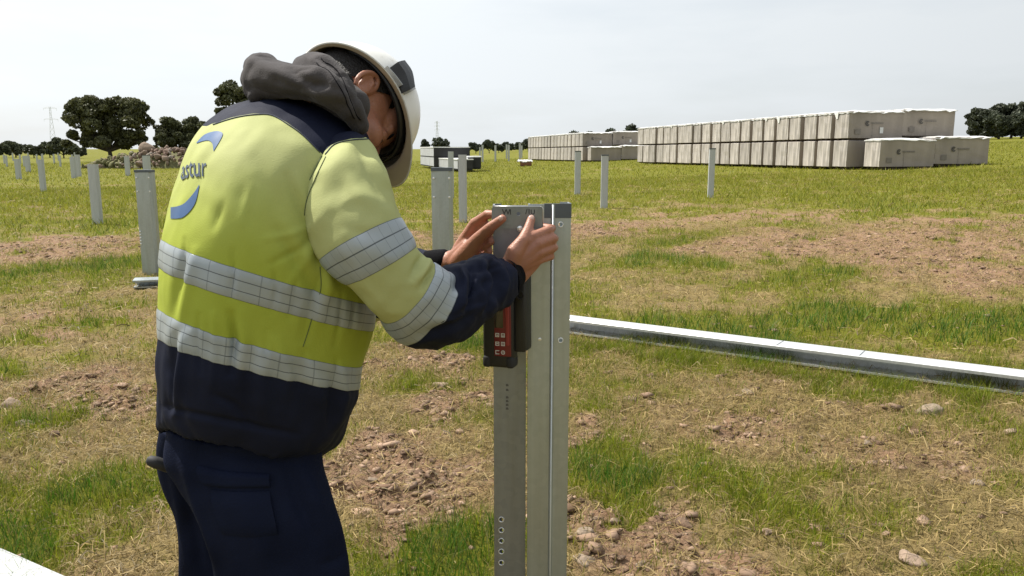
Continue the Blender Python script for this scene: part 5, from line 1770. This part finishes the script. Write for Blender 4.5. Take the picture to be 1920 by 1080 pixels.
# eyes
M['eye'] = mat('eye_white', (0.55, 0.52, 0.50), 0.2)
M['iris'] = mat('dark_iris', (0.03, 0.02, 0.015), 0.15)
for sg in (1, -1):
    v, f = hell((0.0805, sg * 0.031, 0.008), (0.0108, 0.0108, 0.0108))
    e_ = link('eye', np_mesh('eye', v, f, [M['eye']], smooth=True), person)
    v, f = hell((0.0885, sg * 0.032, 0.001), (0.0045, 0.0055, 0.0055))
    link('iris', np_mesh('iris', v, f, [M['iris']], smooth=True), e_)
    v, f = ell(hp(0.092, sg * 0.033, 0.028), (0.0032, 0.017, 0.003), HF, HL, HU)
    link('eyebrow', np_mesh('eyebrow', v, f, [M['knit']], smooth=True), person)

# ---- hair
M['hair'] = mat('dark_hair', (0.012, 0.009, 0.008), 0.6, var=0.5, scale=120, bump=0.9, bscale=260)
hv = []
V0, F0 = ICO3 * 1.0, ICO3F
loc = V0 * np.array([0.0925, 0.0785, 0.094]) + np.array([-0.0055, 0, 0.036])
loc += (fbm(V0 * 14, 2) * 0.004)[:, None] * V0
keepf = [f for f in F0 if np.mean(loc[f][:, 2] + 0.62 * loc[f][:, 0]) > -0.065 and not (np.mean(loc[f][:, 0]) > -0.022 and np.mean(loc[f][:, 2]) < 0.022) and not (np.mean(loc[f][:, 0]) > 0.034 and np.mean(loc[f][:, 2]) < 0.05)]
hw_v = HC + HS * (loc[:, :1] * HF + loc[:, 1:2] * HL + loc[:, 2:3] * HU)
link('hair', np_mesh('hair', hw_v, keepf, [M['hair']], smooth=True), person)

# ---- hard hat
def white_shell():
    m, t, b = nmat('white_helmet_shell')
    b.inputs['Roughness'].default_value = 0.33
    tcn = t.nodes.new('ShaderNodeTexCoord')
    n = t.nodes.new('ShaderNodeTexNoise'); n.inputs['Scale'].default_value = 22.0; n.inputs['Detail'].default_value = 8; n.inputs['Roughness'].default_value = 0.7
    t.links.new(tcn.outputs['Object'], n.inputs['Vector'])
    r = t.nodes.new('ShaderNodeMapRange'); r.inputs['From Min'].default_value = 0.58; r.inputs['From Max'].default_value = 0.75
    t.links.new(n.outputs['Fac'], r.inputs['Value'])
    x = t.nodes.new('ShaderNodeMix'); x.data_type = 'RGBA'
    x.inputs['A'].default_value = (0.72, 0.71, 0.67, 1); x.inputs['B'].default_value = (0.36, 0.32, 0.25, 1)
    t.links.new(r.outputs['Result'], x.inputs['Factor']); t.links.new(x.outputs['Result'], b.inputs['Base Color'])
    return m
M['shell'] = white_shell()
M['shell_bounce'] = mat('helmet_inside_bounce', (0.48, 0.40, 0.28), 0.6, var=0.1)  # beige paints the light bounced off the ground onto the underside
HTILT = R(0)
NA = 120
def shell_grid(shrink=0.0):
    rows = []
    a = np.linspace(0, 2 * np.pi, NA, endpoint=False)
    ca, sa = np.cos(a), np.sin(a)
    hl, hw2, ht = 0.138 - shrink, 0.114 - shrink, 0.140 - shrink
    cx, z0 = 0.018, 0.036
    front = np.clip(ca, 0, 1) ** 2.2
    zr = z0 - 0.010 * front + 0.016 * np.clip(-ca, 0, 1) ** 2 * -1
    ext = 0.034 * front + 0.006
    for k in range(4):           # brim / peak, from its edge inward
        f = 1 - k / 4
        rows.append(np.stack([cx + (hl + ext * f) * ca, (hw2 + 0.012 * f * (1 - 0.3 * front)) * sa, zr - 0.008 * f * (0.4 + 0.8 * front)], -1))
    for el in np.linspace(0, np.pi / 2 - 0.02, 26):
        r_ = np.cos(el) ** 0.86
        zz = zr + (ht + z0 - zr) * np.sin(el) ** 1.05
        ridge = 0.006 * np.exp(-((np.abs(sa) * hw2 * r_) / 0.014) ** 2) * sstep(0.1, 0.5, el)
        rows.append(np.stack([cx + hl * r_ * ca, hw2 * r_ * sa, zz + ridge], -1))
    L = np.array(rows)
    return HC + L[..., :1] * HF + L[..., 1:2] * HL + L[..., 2:3] * HU
so_, si_ = Surf(shell_grid(0)), Surf(shell_grid(0.0035))
m_ = so_.m
V = np.concatenate([so_.G.reshape(-1, 3), si_.G.reshape(-1, 3), so_.G[-1:].mean(1), si_.G[-1:].mean(1)])
Fo = grid_faces(m_, NA); k0 = m_ * NA
F = [tuple(f) for f in Fo] + [tuple((f + k0)[::-1]) for f in Fo]
mi = [0] * len(Fo) + [1] * len(Fo)
F += [(j, k0 + j, k0 + (j + 1) % NA, (j + 1) % NA) for j in range(NA)]; mi += [0] * NA
F += [((m_ - 1) * NA + j, (m_ - 1) * NA + (j + 1) % NA, 2 * k0) for j in range(NA)]; mi += [0] * NA
F += [(k0 + (m_ - 1) * NA + (j + 1) % NA, k0 + (m_ - 1) * NA + j, 2 * k0 + 1) for j in range(NA)]; mi += [1] * NA
hat = link('hard_hat', np_mesh('hard_hat', V, F, [M['shell'], M['shell_bounce']], smooth=True, mi=mi), person)
hat['label'] = 'white hard hat with beige ground bounce painted inside, black strap and lamp clip'
# headband and cradle straps inside
def ring_band(hl, hw2, z0f, z1f, cx, m, name, t=0.003):
    a = np.linspace(0, 2 * np.pi, 90, endpoint=False)
    rows = [np.stack([cx + (hl + o_) * np.cos(a), (hw2 + o_) * np.sin(a), z + 0 * a - 0.012 * np.cos(a)], -1) for z, o_ in ((z0f, 0), (z1f, 0.004), (z1f, t + 0.004), (z0f, t), (z0f, 0))]
    L = np.array(rows)
    Vw = (HC + L[..., :1] * HF + L[..., 1:2] * HL + L[..., 2:3] * HU).reshape(-1, 3)
    return link(name, np_mesh(name, Vw, grid_faces(5, 90), [m], smooth=False), hat)
ring_band(0.114, 0.092, 0.044, 0.066, 0.012, M['black'], 'headband', 0.004)
ring_band(0.117, 0.100, 0.036, 0.054, 0.018, M['black'], 'cradle', 0.003)
def strap_on_shell(pa, pb, name, m, off, rows=4):
    A = np.array([so_.find(*q) for q in catmull(np.array(pa, float), 6)]); B = np.array([so_.find(*q) for q in catmull(np.array(pb, float), 6)])
    Vg, UV = patch_strip(so_, A[:, 0], A[:, 1], B[:, 0], B[:, 1], rows, off, name, m)
    Vb = np.array(Vg); 
    r_, c_ = Vg.shape[:2]
    low, _ = patch_strip(so_, A[:, 0], A[:, 1], B[:, 0], B[:, 1], rows, off * 0.2 - 0.001, name, m)
    V2 = np.concatenate([Vg.reshape(-1, 3), low.reshape(-1, 3)])
    F1 = grid_faces(r_, c_, False)
    rim = [j for j in range(c_)] + [i * c_ + c_ - 1 for i in range(1, r_)] + [(r_ - 1) * c_ + j for j in range(c_ - 2, -1, -1)] + [i * c_ for i in range(r_ - 2, 0, -1)]
    k = r_ * c_
    F2 = [tuple(f) for f in F1] + [tuple((f + k)[::-1]) for f in F1] + [(rim[i], rim[(i + 1) % len(rim)], rim[(i + 1) % len(rim)] + k, rim[i] + k) for i in range(len(rim))]
    return link(name, np_mesh(name, V2, F2, [m], smooth=False), hat)
M['clip'] = mat('grey_plastic_clip', (0.34, 0.345, 0.35), 0.4)
strap_on_shell([(712, 136), (726, 152), (738, 168)], [(722, 131), (737, 148), (748, 163)], 'clip', M['clip'], 0.012)
strap_on_shell([(728, 130), (742, 150), (752, 176)], [(752, 124), (764, 142), (768, 166)], 'lamp_housing', M['black'], 0.018)
strap_on_shell([(754, 172), (758, 178)], [(772, 158), (776, 166)], 'clip', M['clip'], 0.008)

# ---- hood of the sweatshirt
hoodp = []
hoodp += chain(pts((676, 236, 1.50), (655, 200, 1.485), (622, 172, 1.48), (592, 158, 1.485), (545, 154, 1.51), (500, 152, 1.55), (490, 150, 1.61), (510, 160, 1.68), (560, 172, 1.745), (630, 180, 1.78), (690, 195, 1.78)),
               [0.018, 0.026, 0.032, 0.034, 0.032, 0.036, 0.040, 0.042, 0.042, 0.042, 0.04], 0.22)
hoodp += chain(pts((486, 136, 1.56), (490, 128, 1.62), (500, 127, 1.68)), [0.028, 0.034, 0.03], 0.22)
hoodp += chain(pts((480, 172, 1.56), (478, 150, 1.57), (490, 122, 1.58), (515, 130, 1.57), (550, 146, 1.52), (595, 160, 1.49)), [0.024, 0.026, 0.024, 0.022, 0.022, 0.02], 0.22)
hoodp += chain(pts((672, 240, 1.515), (656, 195, 1.50), (632, 152, 1.505), (606, 126, 1.53), (592, 122, 1.57), (580, 126, 1.64), (600, 128, 1.71), (650, 140, 1.76)), [0.015, 0.020, 0.024, 0.026, 0.026, 0.028, 0.028, 0.028], 0.22)
hoodp += chain(pts((640, 170, 1.50), (605, 150, 1.52), (575, 135, 1.56), (570, 128, 1.63)), [0.026, 0.028, 0.028, 0.026], 0.22)
hoodp += chain(pts((655, 200, 1.55), (600, 172, 1.60), (540, 162, 1.64)), [0.042, 0.048, 0.04], 0.3)
hm = to_world_mesh_union('hood', hoodp, 0.0045, 10, [M['hood']])
co = np.empty(len(hm.vertices) * 3); hm.vertices.foreach_get('co', co); co = co.reshape(-1, 3)
no = np.empty(len(hm.vertices) * 3); hm.vertices.foreach_get('normal', no); no = no.reshape(-1, 3)
dd = fbm(co * np.array([14, 14, 20]) + 3, 3) * 0.003 - 0.002 * np.exp(-(fbm(co * np.array([9, 9, 14]) + 11, 2) / 0.06) ** 2)
pxh = proj(co)
fch = sstep(-0.05, 0.3, np.sum(no * unit(np.array([0, 0, CAMZ]) - co), -1))
for ln, amp, wid in [([(520, 150), (560, 166), (605, 158)], -0.014, 10), ([(468, 112), (498, 126), (540, 152), (590, 172), (645, 182)], 0.010, 11), ([(462, 165), (510, 176), (575, 190)], -0.012, 13),
                     ([(575, 110), (615, 134), (645, 180), (655, 215)], 0.008, 9), ([(598, 110), (632, 133), (660, 185), (676, 232)], -0.007, 4), ([(640, 195), (655, 220), (665, 240)], -0.006, 8), ([(548, 128), (560, 145), (590, 160)], -0.010, 8)]:
    ln = np.array(ln, float); best = np.full(len(co), 1e9)
    for a_, b_ in zip(ln[:-1], ln[1:]):
        t_ = np.clip(((pxh - a_) @ (b_ - a_)) / ((b_ - a_) @ (b_ - a_)), 0, 1)
        best = np.minimum(best, np.linalg.norm(pxh - (a_ + t_[:, None] * (b_ - a_)), axis=1))
    dd = dd + 0.55 * amp * np.exp(-(best / wid) ** 2) * fch
hm.vertices.foreach_set('co', (co + no * dd[:, None]).ravel()); hm.update()
hood = link('hood', hm, person)
co2 = np.empty(len(hm.vertices) * 3); hm.vertices.foreach_get('co', co2); co2 = co2.reshape(-1, 3)
ph2 = proj(co2) + (fch < 0.4)[:, None] * 1e4
dep2 = np.linalg.norm(co2 - np.array([0, 0, CAMZ]), axis=1)
for ln in ([(600, 110), (634, 134), (660, 184), (674, 228)], [(590, 114), (624, 138), (650, 186), (664, 228)]):
    q = []
    for a_ in catmull(np.array(ln, float), 7):
        d2 = np.linalg.norm(ph2 - a_, axis=1)
        c_ = np.argsort(d2)[:12]
        q.append(co2[c_[np.argmin(dep2[c_])]] - 0.0004 * unit(co2[c_[0]] - np.array([0, 0, CAMZ])))
    q = np.array(q); q[1:-1] = (q[:-2] + 2 * q[1:-1] + q[2:]) / 4
    link('hem_stitching', np_mesh('hem_stitching', *tube_vf(q, 0.0010, 6), [M['knit']], smooth=True), hood)

# ---- jacket with sleeves, bands, stitching and print
jacket = link('jacket', jacket_me, person)
SL = [(630, 322, 668, 266, 1.53, 0.9), (600, 345, 684, 258, 1.48, 0.85), (574, 395, 708, 300, 1.430, 0.82), (580, 452, 734, 362, 1.400, 0.82), (609, 494, 755, 416, 1.385, 0.86), (650, 534, 782, 464, 1.385, 0.86),
      (684, 574, 806, 492, 1.392, 0.86), (714, 600, 816, 500, 1.402, 0.86), (748, 634, 856, 524, 1.435, 0.86), (800, 643, 874, 500, 1.480, 0.88), (850, 627, 896, 486, 1.530, 0.9), (900, 598, 918, 480, 1.580, 0.92), (938, 574, 944, 484, 1.622, 0.92), (960, 556, 956, 492, 1.642, 0.9)]
SUBS, NS = 12, 160
slv = limb_rings(SL, SUBS, NS)
Gs = slv.G
vs = np.arange(slv.m)[:, None] / SUBS * np.ones((1, NS))
wr = fbm(Gs * 11 + 5, 3) * 0.007 + 0.004 * np.clip(1 - np.abs(fbm(Gs * 9 + 31, 2)) * 3, -1, 1)
fore = sstep(7.8, 9.5, vs)
wr += fore * (0.012 * fbm(np.stack([Gs[..., 0] * 26, Gs[..., 1] * 10, Gs[..., 2] * 12], -1), 3))
slv.displace(wr)
slv.displace(slv.folds([
    ([(690, 262), (705, 300), (740, 360)], 0.006, 8), ([(672, 275), (690, 320), (725, 380)], -0.005, 9), ([(640, 300), (665, 350), (700, 400)], 0.004, 14),
    ([(650, 430), (690, 440), (720, 436)], -0.003, 9), ([(806, 486), (790, 512), (780, 530)], 0.010, 9), ([(795, 478), (782, 500), (772, 520)], -0.008, 7), ([(820, 498), (800, 520), (790, 540)], -0.007, 6),
    ([(866, 505), (870, 530), (864, 565)], 0.014, 7), ([(884, 508), (889, 545), (874, 585)], -0.015, 6), ([(904, 488), (911, 530), (898, 585)], 0.016, 7), ([(922, 492), (928, 535), (912, 588)], -0.014, 6),
    ([(938, 492), (947, 530), (936, 572)], 0.012, 6), ([(875, 500), (905, 510), (935, 500)], -0.006, 5), ([(800, 600), (850, 600), (900, 570)], 0.007, 7), ([(770, 630), (830, 620), (890, 585)], -0.008, 10), ([(840, 590), (880, 560)], 0.008, 9), ([(860, 520), (850, 555)], -0.008, 7),
]))
# navy on the shoulder cap and from the lower band to the cuff
CAP = np.array([(560, 330), (604, 288), (625, 268), (660, 260), (694, 258), (740, 262)], float)
yl = np.interp(slv.pix[..., 0], CAP[:, 0], CAP[:, 1])
vc = np.zeros(NS)
for j in range(NS):
    s_ = slv.pix[:, j, 1] - yl[:, j]
    k = np.where((s_[:-1] < 0) & (s_[1:] >= 0))[0]
    vc[j] = (k[0] + s_[k[0]] / (s_[k[0]] - s_[k[0] + 1])) if len(k) and k[0] < 5 * SUBS else np.nan
gd = ~np.isnan(vc)
vc = np.interp(np.arange(NS), np.arange(NS)[gd], vc[gd], period=NS) if gd.any() else np.full(NS, 1.0)
vc = np.convolve(np.concatenate([vc[-4:], vc, vc[:4]]), np.ones(9) / 9, 'valid')
vrow = np.arange(slv.m)[:, None] * np.ones((1, NS))
nav_s = np.maximum(vc[None] - vrow, vrow - 7.9 * SUBS)
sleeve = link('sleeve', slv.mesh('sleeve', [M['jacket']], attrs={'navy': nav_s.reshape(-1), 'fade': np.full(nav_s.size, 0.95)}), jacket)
# elastic knit cuff
CU = [(956, 562, 950, 486, 1.636, 0.9), (966, 556, 955, 488, 1.648, 0.9), (972, 541, 957, 490, 1.656, 0.9), (972, 538, 955, 493, 1.660, 0.9)]
link('cuff', limb_rings(CU, 5, 64).mesh('cuff', [M['knit']]), jacket)
SL2 = [(500, 400, 560, 240, 1.74, 0.9), (560, 470, 650, 340, 1.83, 0.9), (620, 570, 730, 450, 1.90, 0.9), (680, 610, 760, 470, 1.92, 0.9), (730, 585, 775, 468, 1.90, 0.9), (770, 555, 792, 470, 1.875, 0.9), (806, 524, 806, 472, 1.855, 0.9)]
s2 = limb_rings(SL2, 10, 96)
s2.displace(fbm(s2.G * 11 + 9, 3) * 0.008)
nv2 = (np.arange(s2.m)[:, None] - 3.6 * 10) * np.ones((1, 96))
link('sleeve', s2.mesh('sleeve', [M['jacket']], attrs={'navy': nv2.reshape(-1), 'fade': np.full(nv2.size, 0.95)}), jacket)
CU2 = [(800, 522, 798, 470, 1.858, 0.9), (815, 520, 815, 468, 1.850, 0.9), (830, 516, 832, 467, 1.842, 0.9), (839, 512, 838, 470, 1.838, 0.9)]
link('cuff', limb_rings(CU2, 5, 64).mesh('cuff', [M['knit']]), jacket)

def ring_strip(s, v0, v1, name, m, off=0.0022, rows=7, parent=None):
    u = np.arange(s.n + 1, dtype=float)
    V, UV = patch_strip(s, np.full(s.n + 1, v0), u, np.full(s.n + 1, v1), u, rows, off, name, m, np.linspace(0, 1, s.n + 1))
    F = grid_faces(rows + 1, s.n + 1, False)
    a = V.reshape(-1, 3)
    nf = np.cross(a[F[:, 2]] - a[F[:, 0]], a[F[:, 3]] - a[F[:, 1]])
    c = a.mean(0)
    if np.sum(nf * (a[F[:, 0]] - c)) < 0: F = F[:, ::-1]
    return link(name, np_mesh(name, a, np.ascontiguousarray(F), [m], smooth=True, uv=UV.reshape(-1, 2)), parent or jacket)
ring_strip(tor, 5.0 * SUBT, 6.02 * SUBT, 'reflective_band', M['band'])
ring_strip(tor, 8.0 * SUBT, 9.0 * SUBT, 'reflective_band', M['band'])
ring_strip(slv, 3.85 * SUBS, 4.95 * SUBS, 'reflective_band', M['band'])
ring_strip(slv, 7.0 * SUBS, 7.95 * SUBS, 'reflective_band', M['band'])
# stitching along yoke, armhole, cap and side seam
def seam(s, line, name='stitched_seam', w=0.0011, m='thread', off=0.0008, sub=8):
    q = catmull(np.array(line, float), sub)
    A = np.array([s.find(*p) for p in q])
    Pn = np.array([s.at(v, u, off) for v, u in A])
    return link(name, np_mesh(name, *tube_vf(Pn, w, 5), [M[m]], smooth=True), jacket)
seam(slv, [(604, 293), (585, 330), (566, 375), (562, 420)], w=0.0009)
seam(slv, [(611, 294), (593, 332), (575, 378), (570, 425)], w=0.0008)
seam(tor, [(400, 234), (442, 221), (483, 215), (511, 217), (539, 233), (567, 253), (600, 286)], m='thread_n', w=0.0012)
seam(slv, [(610, 290), (628, 271), (660, 263), (690, 261)], m='thread_n', w=0.0012)
seam(tor, [(600, 500), (602, 540), (590, 580), (578, 620), (568, 650)], w=0.0007)

# print on the back: two swooshes and the letters
M['print_blue'] = mat('blue_print', (0.030, 0.085, 0.21), 0.5, var=0.12)
M['print_navy'] = mat('navy_print', (0.020, 0.040, 0.075), 0.5, var=0.12)
def to_surf(px, py, off):
    v, u = tor.find(px, py)
    return tor.at(v, u, off)
def swoosh(ea, eb, name, m):
    A = catmull(np.array(ea, float), 8); B = catmull(np.array(eb, float), 8)
    rows = 5
    V = []
    for k in range(rows + 1):
        f = k / rows
        V.append([to_surf(*(A[i] * (1 - f) + B[i] * f), 0.0012) for i in range(len(A))])
    V = np.array(V)
    F = grid_faces(rows + 1, len(A), False)
    a = V.reshape(-1, 3)
    nf = np.cross(a[F[:, 2]] - a[F[:, 0]], a[F[:, 3]] - a[F[:, 1]])
    if np.sum(nf @ np.array([0, -1.0, 0])) < 0: F = F[:, ::-1]
    return link(name, np_mesh(name, a, np.ascontiguousarray(F), [m], smooth=True), jacket)
swoosh([(369, 268), (383, 254), (398, 248), (411, 247), (418, 254), (402, 283)], [(370, 269), (382, 265), (391, 264), (397, 267), (400, 273), (401, 284)], 'printed_swoosh', M['print_blue'])
swoosh([(321, 389), (334, 387), (346, 382), (358, 370), (368, 357), (374, 347)], [(321, 410), (333, 410), (345, 407), (358, 395), (368, 378), (375, 348)], 'printed_swoosh', M['print_blue'])
tm = text_mesh('astur', 1.0, M['print_navy'], shear=0.22, offset=0.010)
_bm = bmesh.new(); _bm.from_mesh(tm); bmesh.ops.triangulate(_bm, faces=list(_bm.faces)); bmesh.ops.subdivide_edges(_bm, edges=[e for e in _bm.edges if e.calc_length() > 0.12], cuts=2); _bm.to_mesh(tm); _bm.free()
tv = np.array([v.co[:2] for v in tm.vertices])
lo, hi = tv.min(0), tv.max(0)
tq = (tv - lo) / (hi - lo)
def tpix(a, b): return 339 + a * 51 - 1.0 * b, 337 - b * 29 - a * 7
A0 = 0.22                                   # well inside the visible back; carry on from there along the cloth
qa = {(a, b): np.array(tor.find(*tpix(a, b))) for a in (A0, 1.0) for b in (0.0, 1.0)}
for v, (a, b) in zip(tm.vertices, tq):
    s_ = (a - A0) / (1 - A0)
    vu = (qa[(A0, 0.0)] * (1 - s_) + qa[(1.0, 0.0)] * s_) * (1 - b) + (qa[(A0, 1.0)] * (1 - s_) + qa[(1.0, 1.0)] * s_) * b
    v.co = Vector(tor.at(vu[0], vu[1], 0.0020))
tm.update()
if np.mean([p.normal.y for p in tm.polygons]) > 0: tm.flip_normals()
link('printed_letters', tm, jacket)

# ---- trousers
LEG1 = [(318, 792, 598, 826, 1.50, 0.62), (312, 860, 606, 872, 1.495, 0.60), (338, 915, 618, 918, 1.48, 0.56), (372, 970, 636, 975, 1.468, 0.52), (392, 1030, 648, 1030, 1.462, 0.50), (402, 1090, 655, 1090, 1.46, 0.50),
        (416, 1170, 650, 1175, 1.46, 0.50), (432, 1270, 628, 1275, 1.47, 0.54), (446, 1390, 606, 1390, 1.48, 0.6), (452, 1545, 600, 1545, 1.49, 0.64)]
LEG2 = [(306, 792, 500, 815, 1.60, 0.60), (298, 850, 500, 860, 1.62, 0.56), (306, 905, 490, 910, 1.635, 0.52), (326, 960, 490, 962, 1.645, 0.50), (334, 1020, 495, 1020, 1.65, 0.50), (338, 1090, 500, 1090, 1.65, 0.50),
        (350, 1170, 512, 1170, 1.655, 0.50), (372, 1270, 520, 1270, 1.66, 0.54), (392, 1360, 520, 1360, 1.665, 0.6), (398, 1440, 520, 1440, 1.665, 0.64)]
l1, l2 = limb_rings(LEG1, 10, 120), limb_rings(LEG2, 10, 120)
for q in (l1, l2):
    q.displace(fbm(np.stack([q.G[..., 0] * 9, q.G[..., 1] * 9, q.G[..., 2] * 4], -1), 3) * 0.012)
l1.displace(l1.folds([([(340, 860), (362, 930), (392, 1010), (412, 1080)], 0.008, 8), ([(560, 860), (590, 930), (612, 1000)], 0.010, 14), ([(540, 870), (560, 940), (590, 1010)], -0.010, 12), ([(450, 930), (480, 1000), (500, 1080)], 0.006, 20), ([(600, 1060), (630, 1052), (648, 1040)], -0.006, 5), ([(420, 850), (520, 865), (590, 868)], -0.008, 8)]))
l2.displace(l2.folds([([(318, 870), (338, 960), (352, 1060)], 0.007, 8), ([(345, 900), (365, 1000), (380, 1080)], -0.007, 9)]))
tr = to_world_mesh_union('trousers', [surf_vf(l1), surf_vf(l2)], 0.005, 2, [M['navy']])
trousers = link('trousers', tr, person)
def leg_patch(line_a, line_b, name, off):
    A = np.array([l1.find(*q) for q in catmull(np.array(line_a, float), 8)]); B = np.array([l1.find(*q) for q in catmull(np.array(line_b, float), 8)])
    V, UV = patch_strip(l1, A[:, 0], A[:, 1], B[:, 0], B[:, 1], 6, off, name, None)
    V[0] = np.array([l1.at(v, u, off * 0.3) for v, u in A]); V[-1] = np.array([l1.at(v, u, -0.004) for v, u in B])
    F = grid_faces(7, V.shape[1], False)
    return link(name, np_mesh(name, V.reshape(-1, 3), np.ascontiguousarray(F), [M['navy']], smooth=True), trousers)
leg_patch([(372, 872), (430, 884), (505, 888)], [(392, 914), (440, 918), (508, 916)], 'pocket_flap', 0.010)
leg_patch([(396, 918), (450, 922), (506, 920)], [(420, 1010), (470, 1014), (522, 1010)], 'cargo_pocket', 0.006)
# handle sticking out behind
v, f = ell(P(292, 868, 1.52), (0.026, 0.012, 0.012), unit(P(330, 878, 1.52) - P(274, 862, 1.52)), np.array([0, 1.0, 0]), unit(np.cross(unit(P(330, 878, 1.52) - P(274, 862, 1.52)), np.array([0, 1.0, 0]))))
hb = link('tool_handle', np_mesh('tool_handle', *join_vf([tube_vf(pts((276, 862, 1.52), (280, 863, 1.52), (292, 867, 1.52), (312, 874, 1.53), (345, 884, 1.55)), [0.006, 0.010, 0.012, 0.012, 0.011], 12)]), [M['blackrub']], smooth=True))
tag(hb, 'black rounded tool handle sticking out at the back of the trousers', 'tool handle')
# boots
M['boot'] = mat('dark_work_boot', (0.03, 0.024, 0.02), 0.6, bump=0.3, bscale=120)
fw = np.array([math.cos(THETA), math.sin(THETA), 0])
for q in (l1, l2):
    c = q.G[-1].mean(0)
    z = gzf(c[0], c[1])
    c = np.array([c[0], c[1], z])
    bp_ = chain([c + (0, 0, 0.16), c + (0, 0, 0.07), c + fw * 0.05 + (0, 0, 0.055), c + fw * 0.13 + (0, 0, 0.045), c + fw * 0.175 + (0, 0, 0.04)], [0.052, 0.048, 0.046, 0.043, 0.034])
    bp_ += chain([c - fw * 0.03 + (0, 0, 0.035), c + fw * 0.06 + (0, 0, 0.035)], [0.036, 0.036])
    bp_ = [(np.where((np.arange(3) == 2) & (v < z + 0.003), z + 0.003, v), f) for v, f in bp_]
    link('boot', to_world_mesh_union('boot', bp_, 0.005, 2, [M['boot']]), trousers)
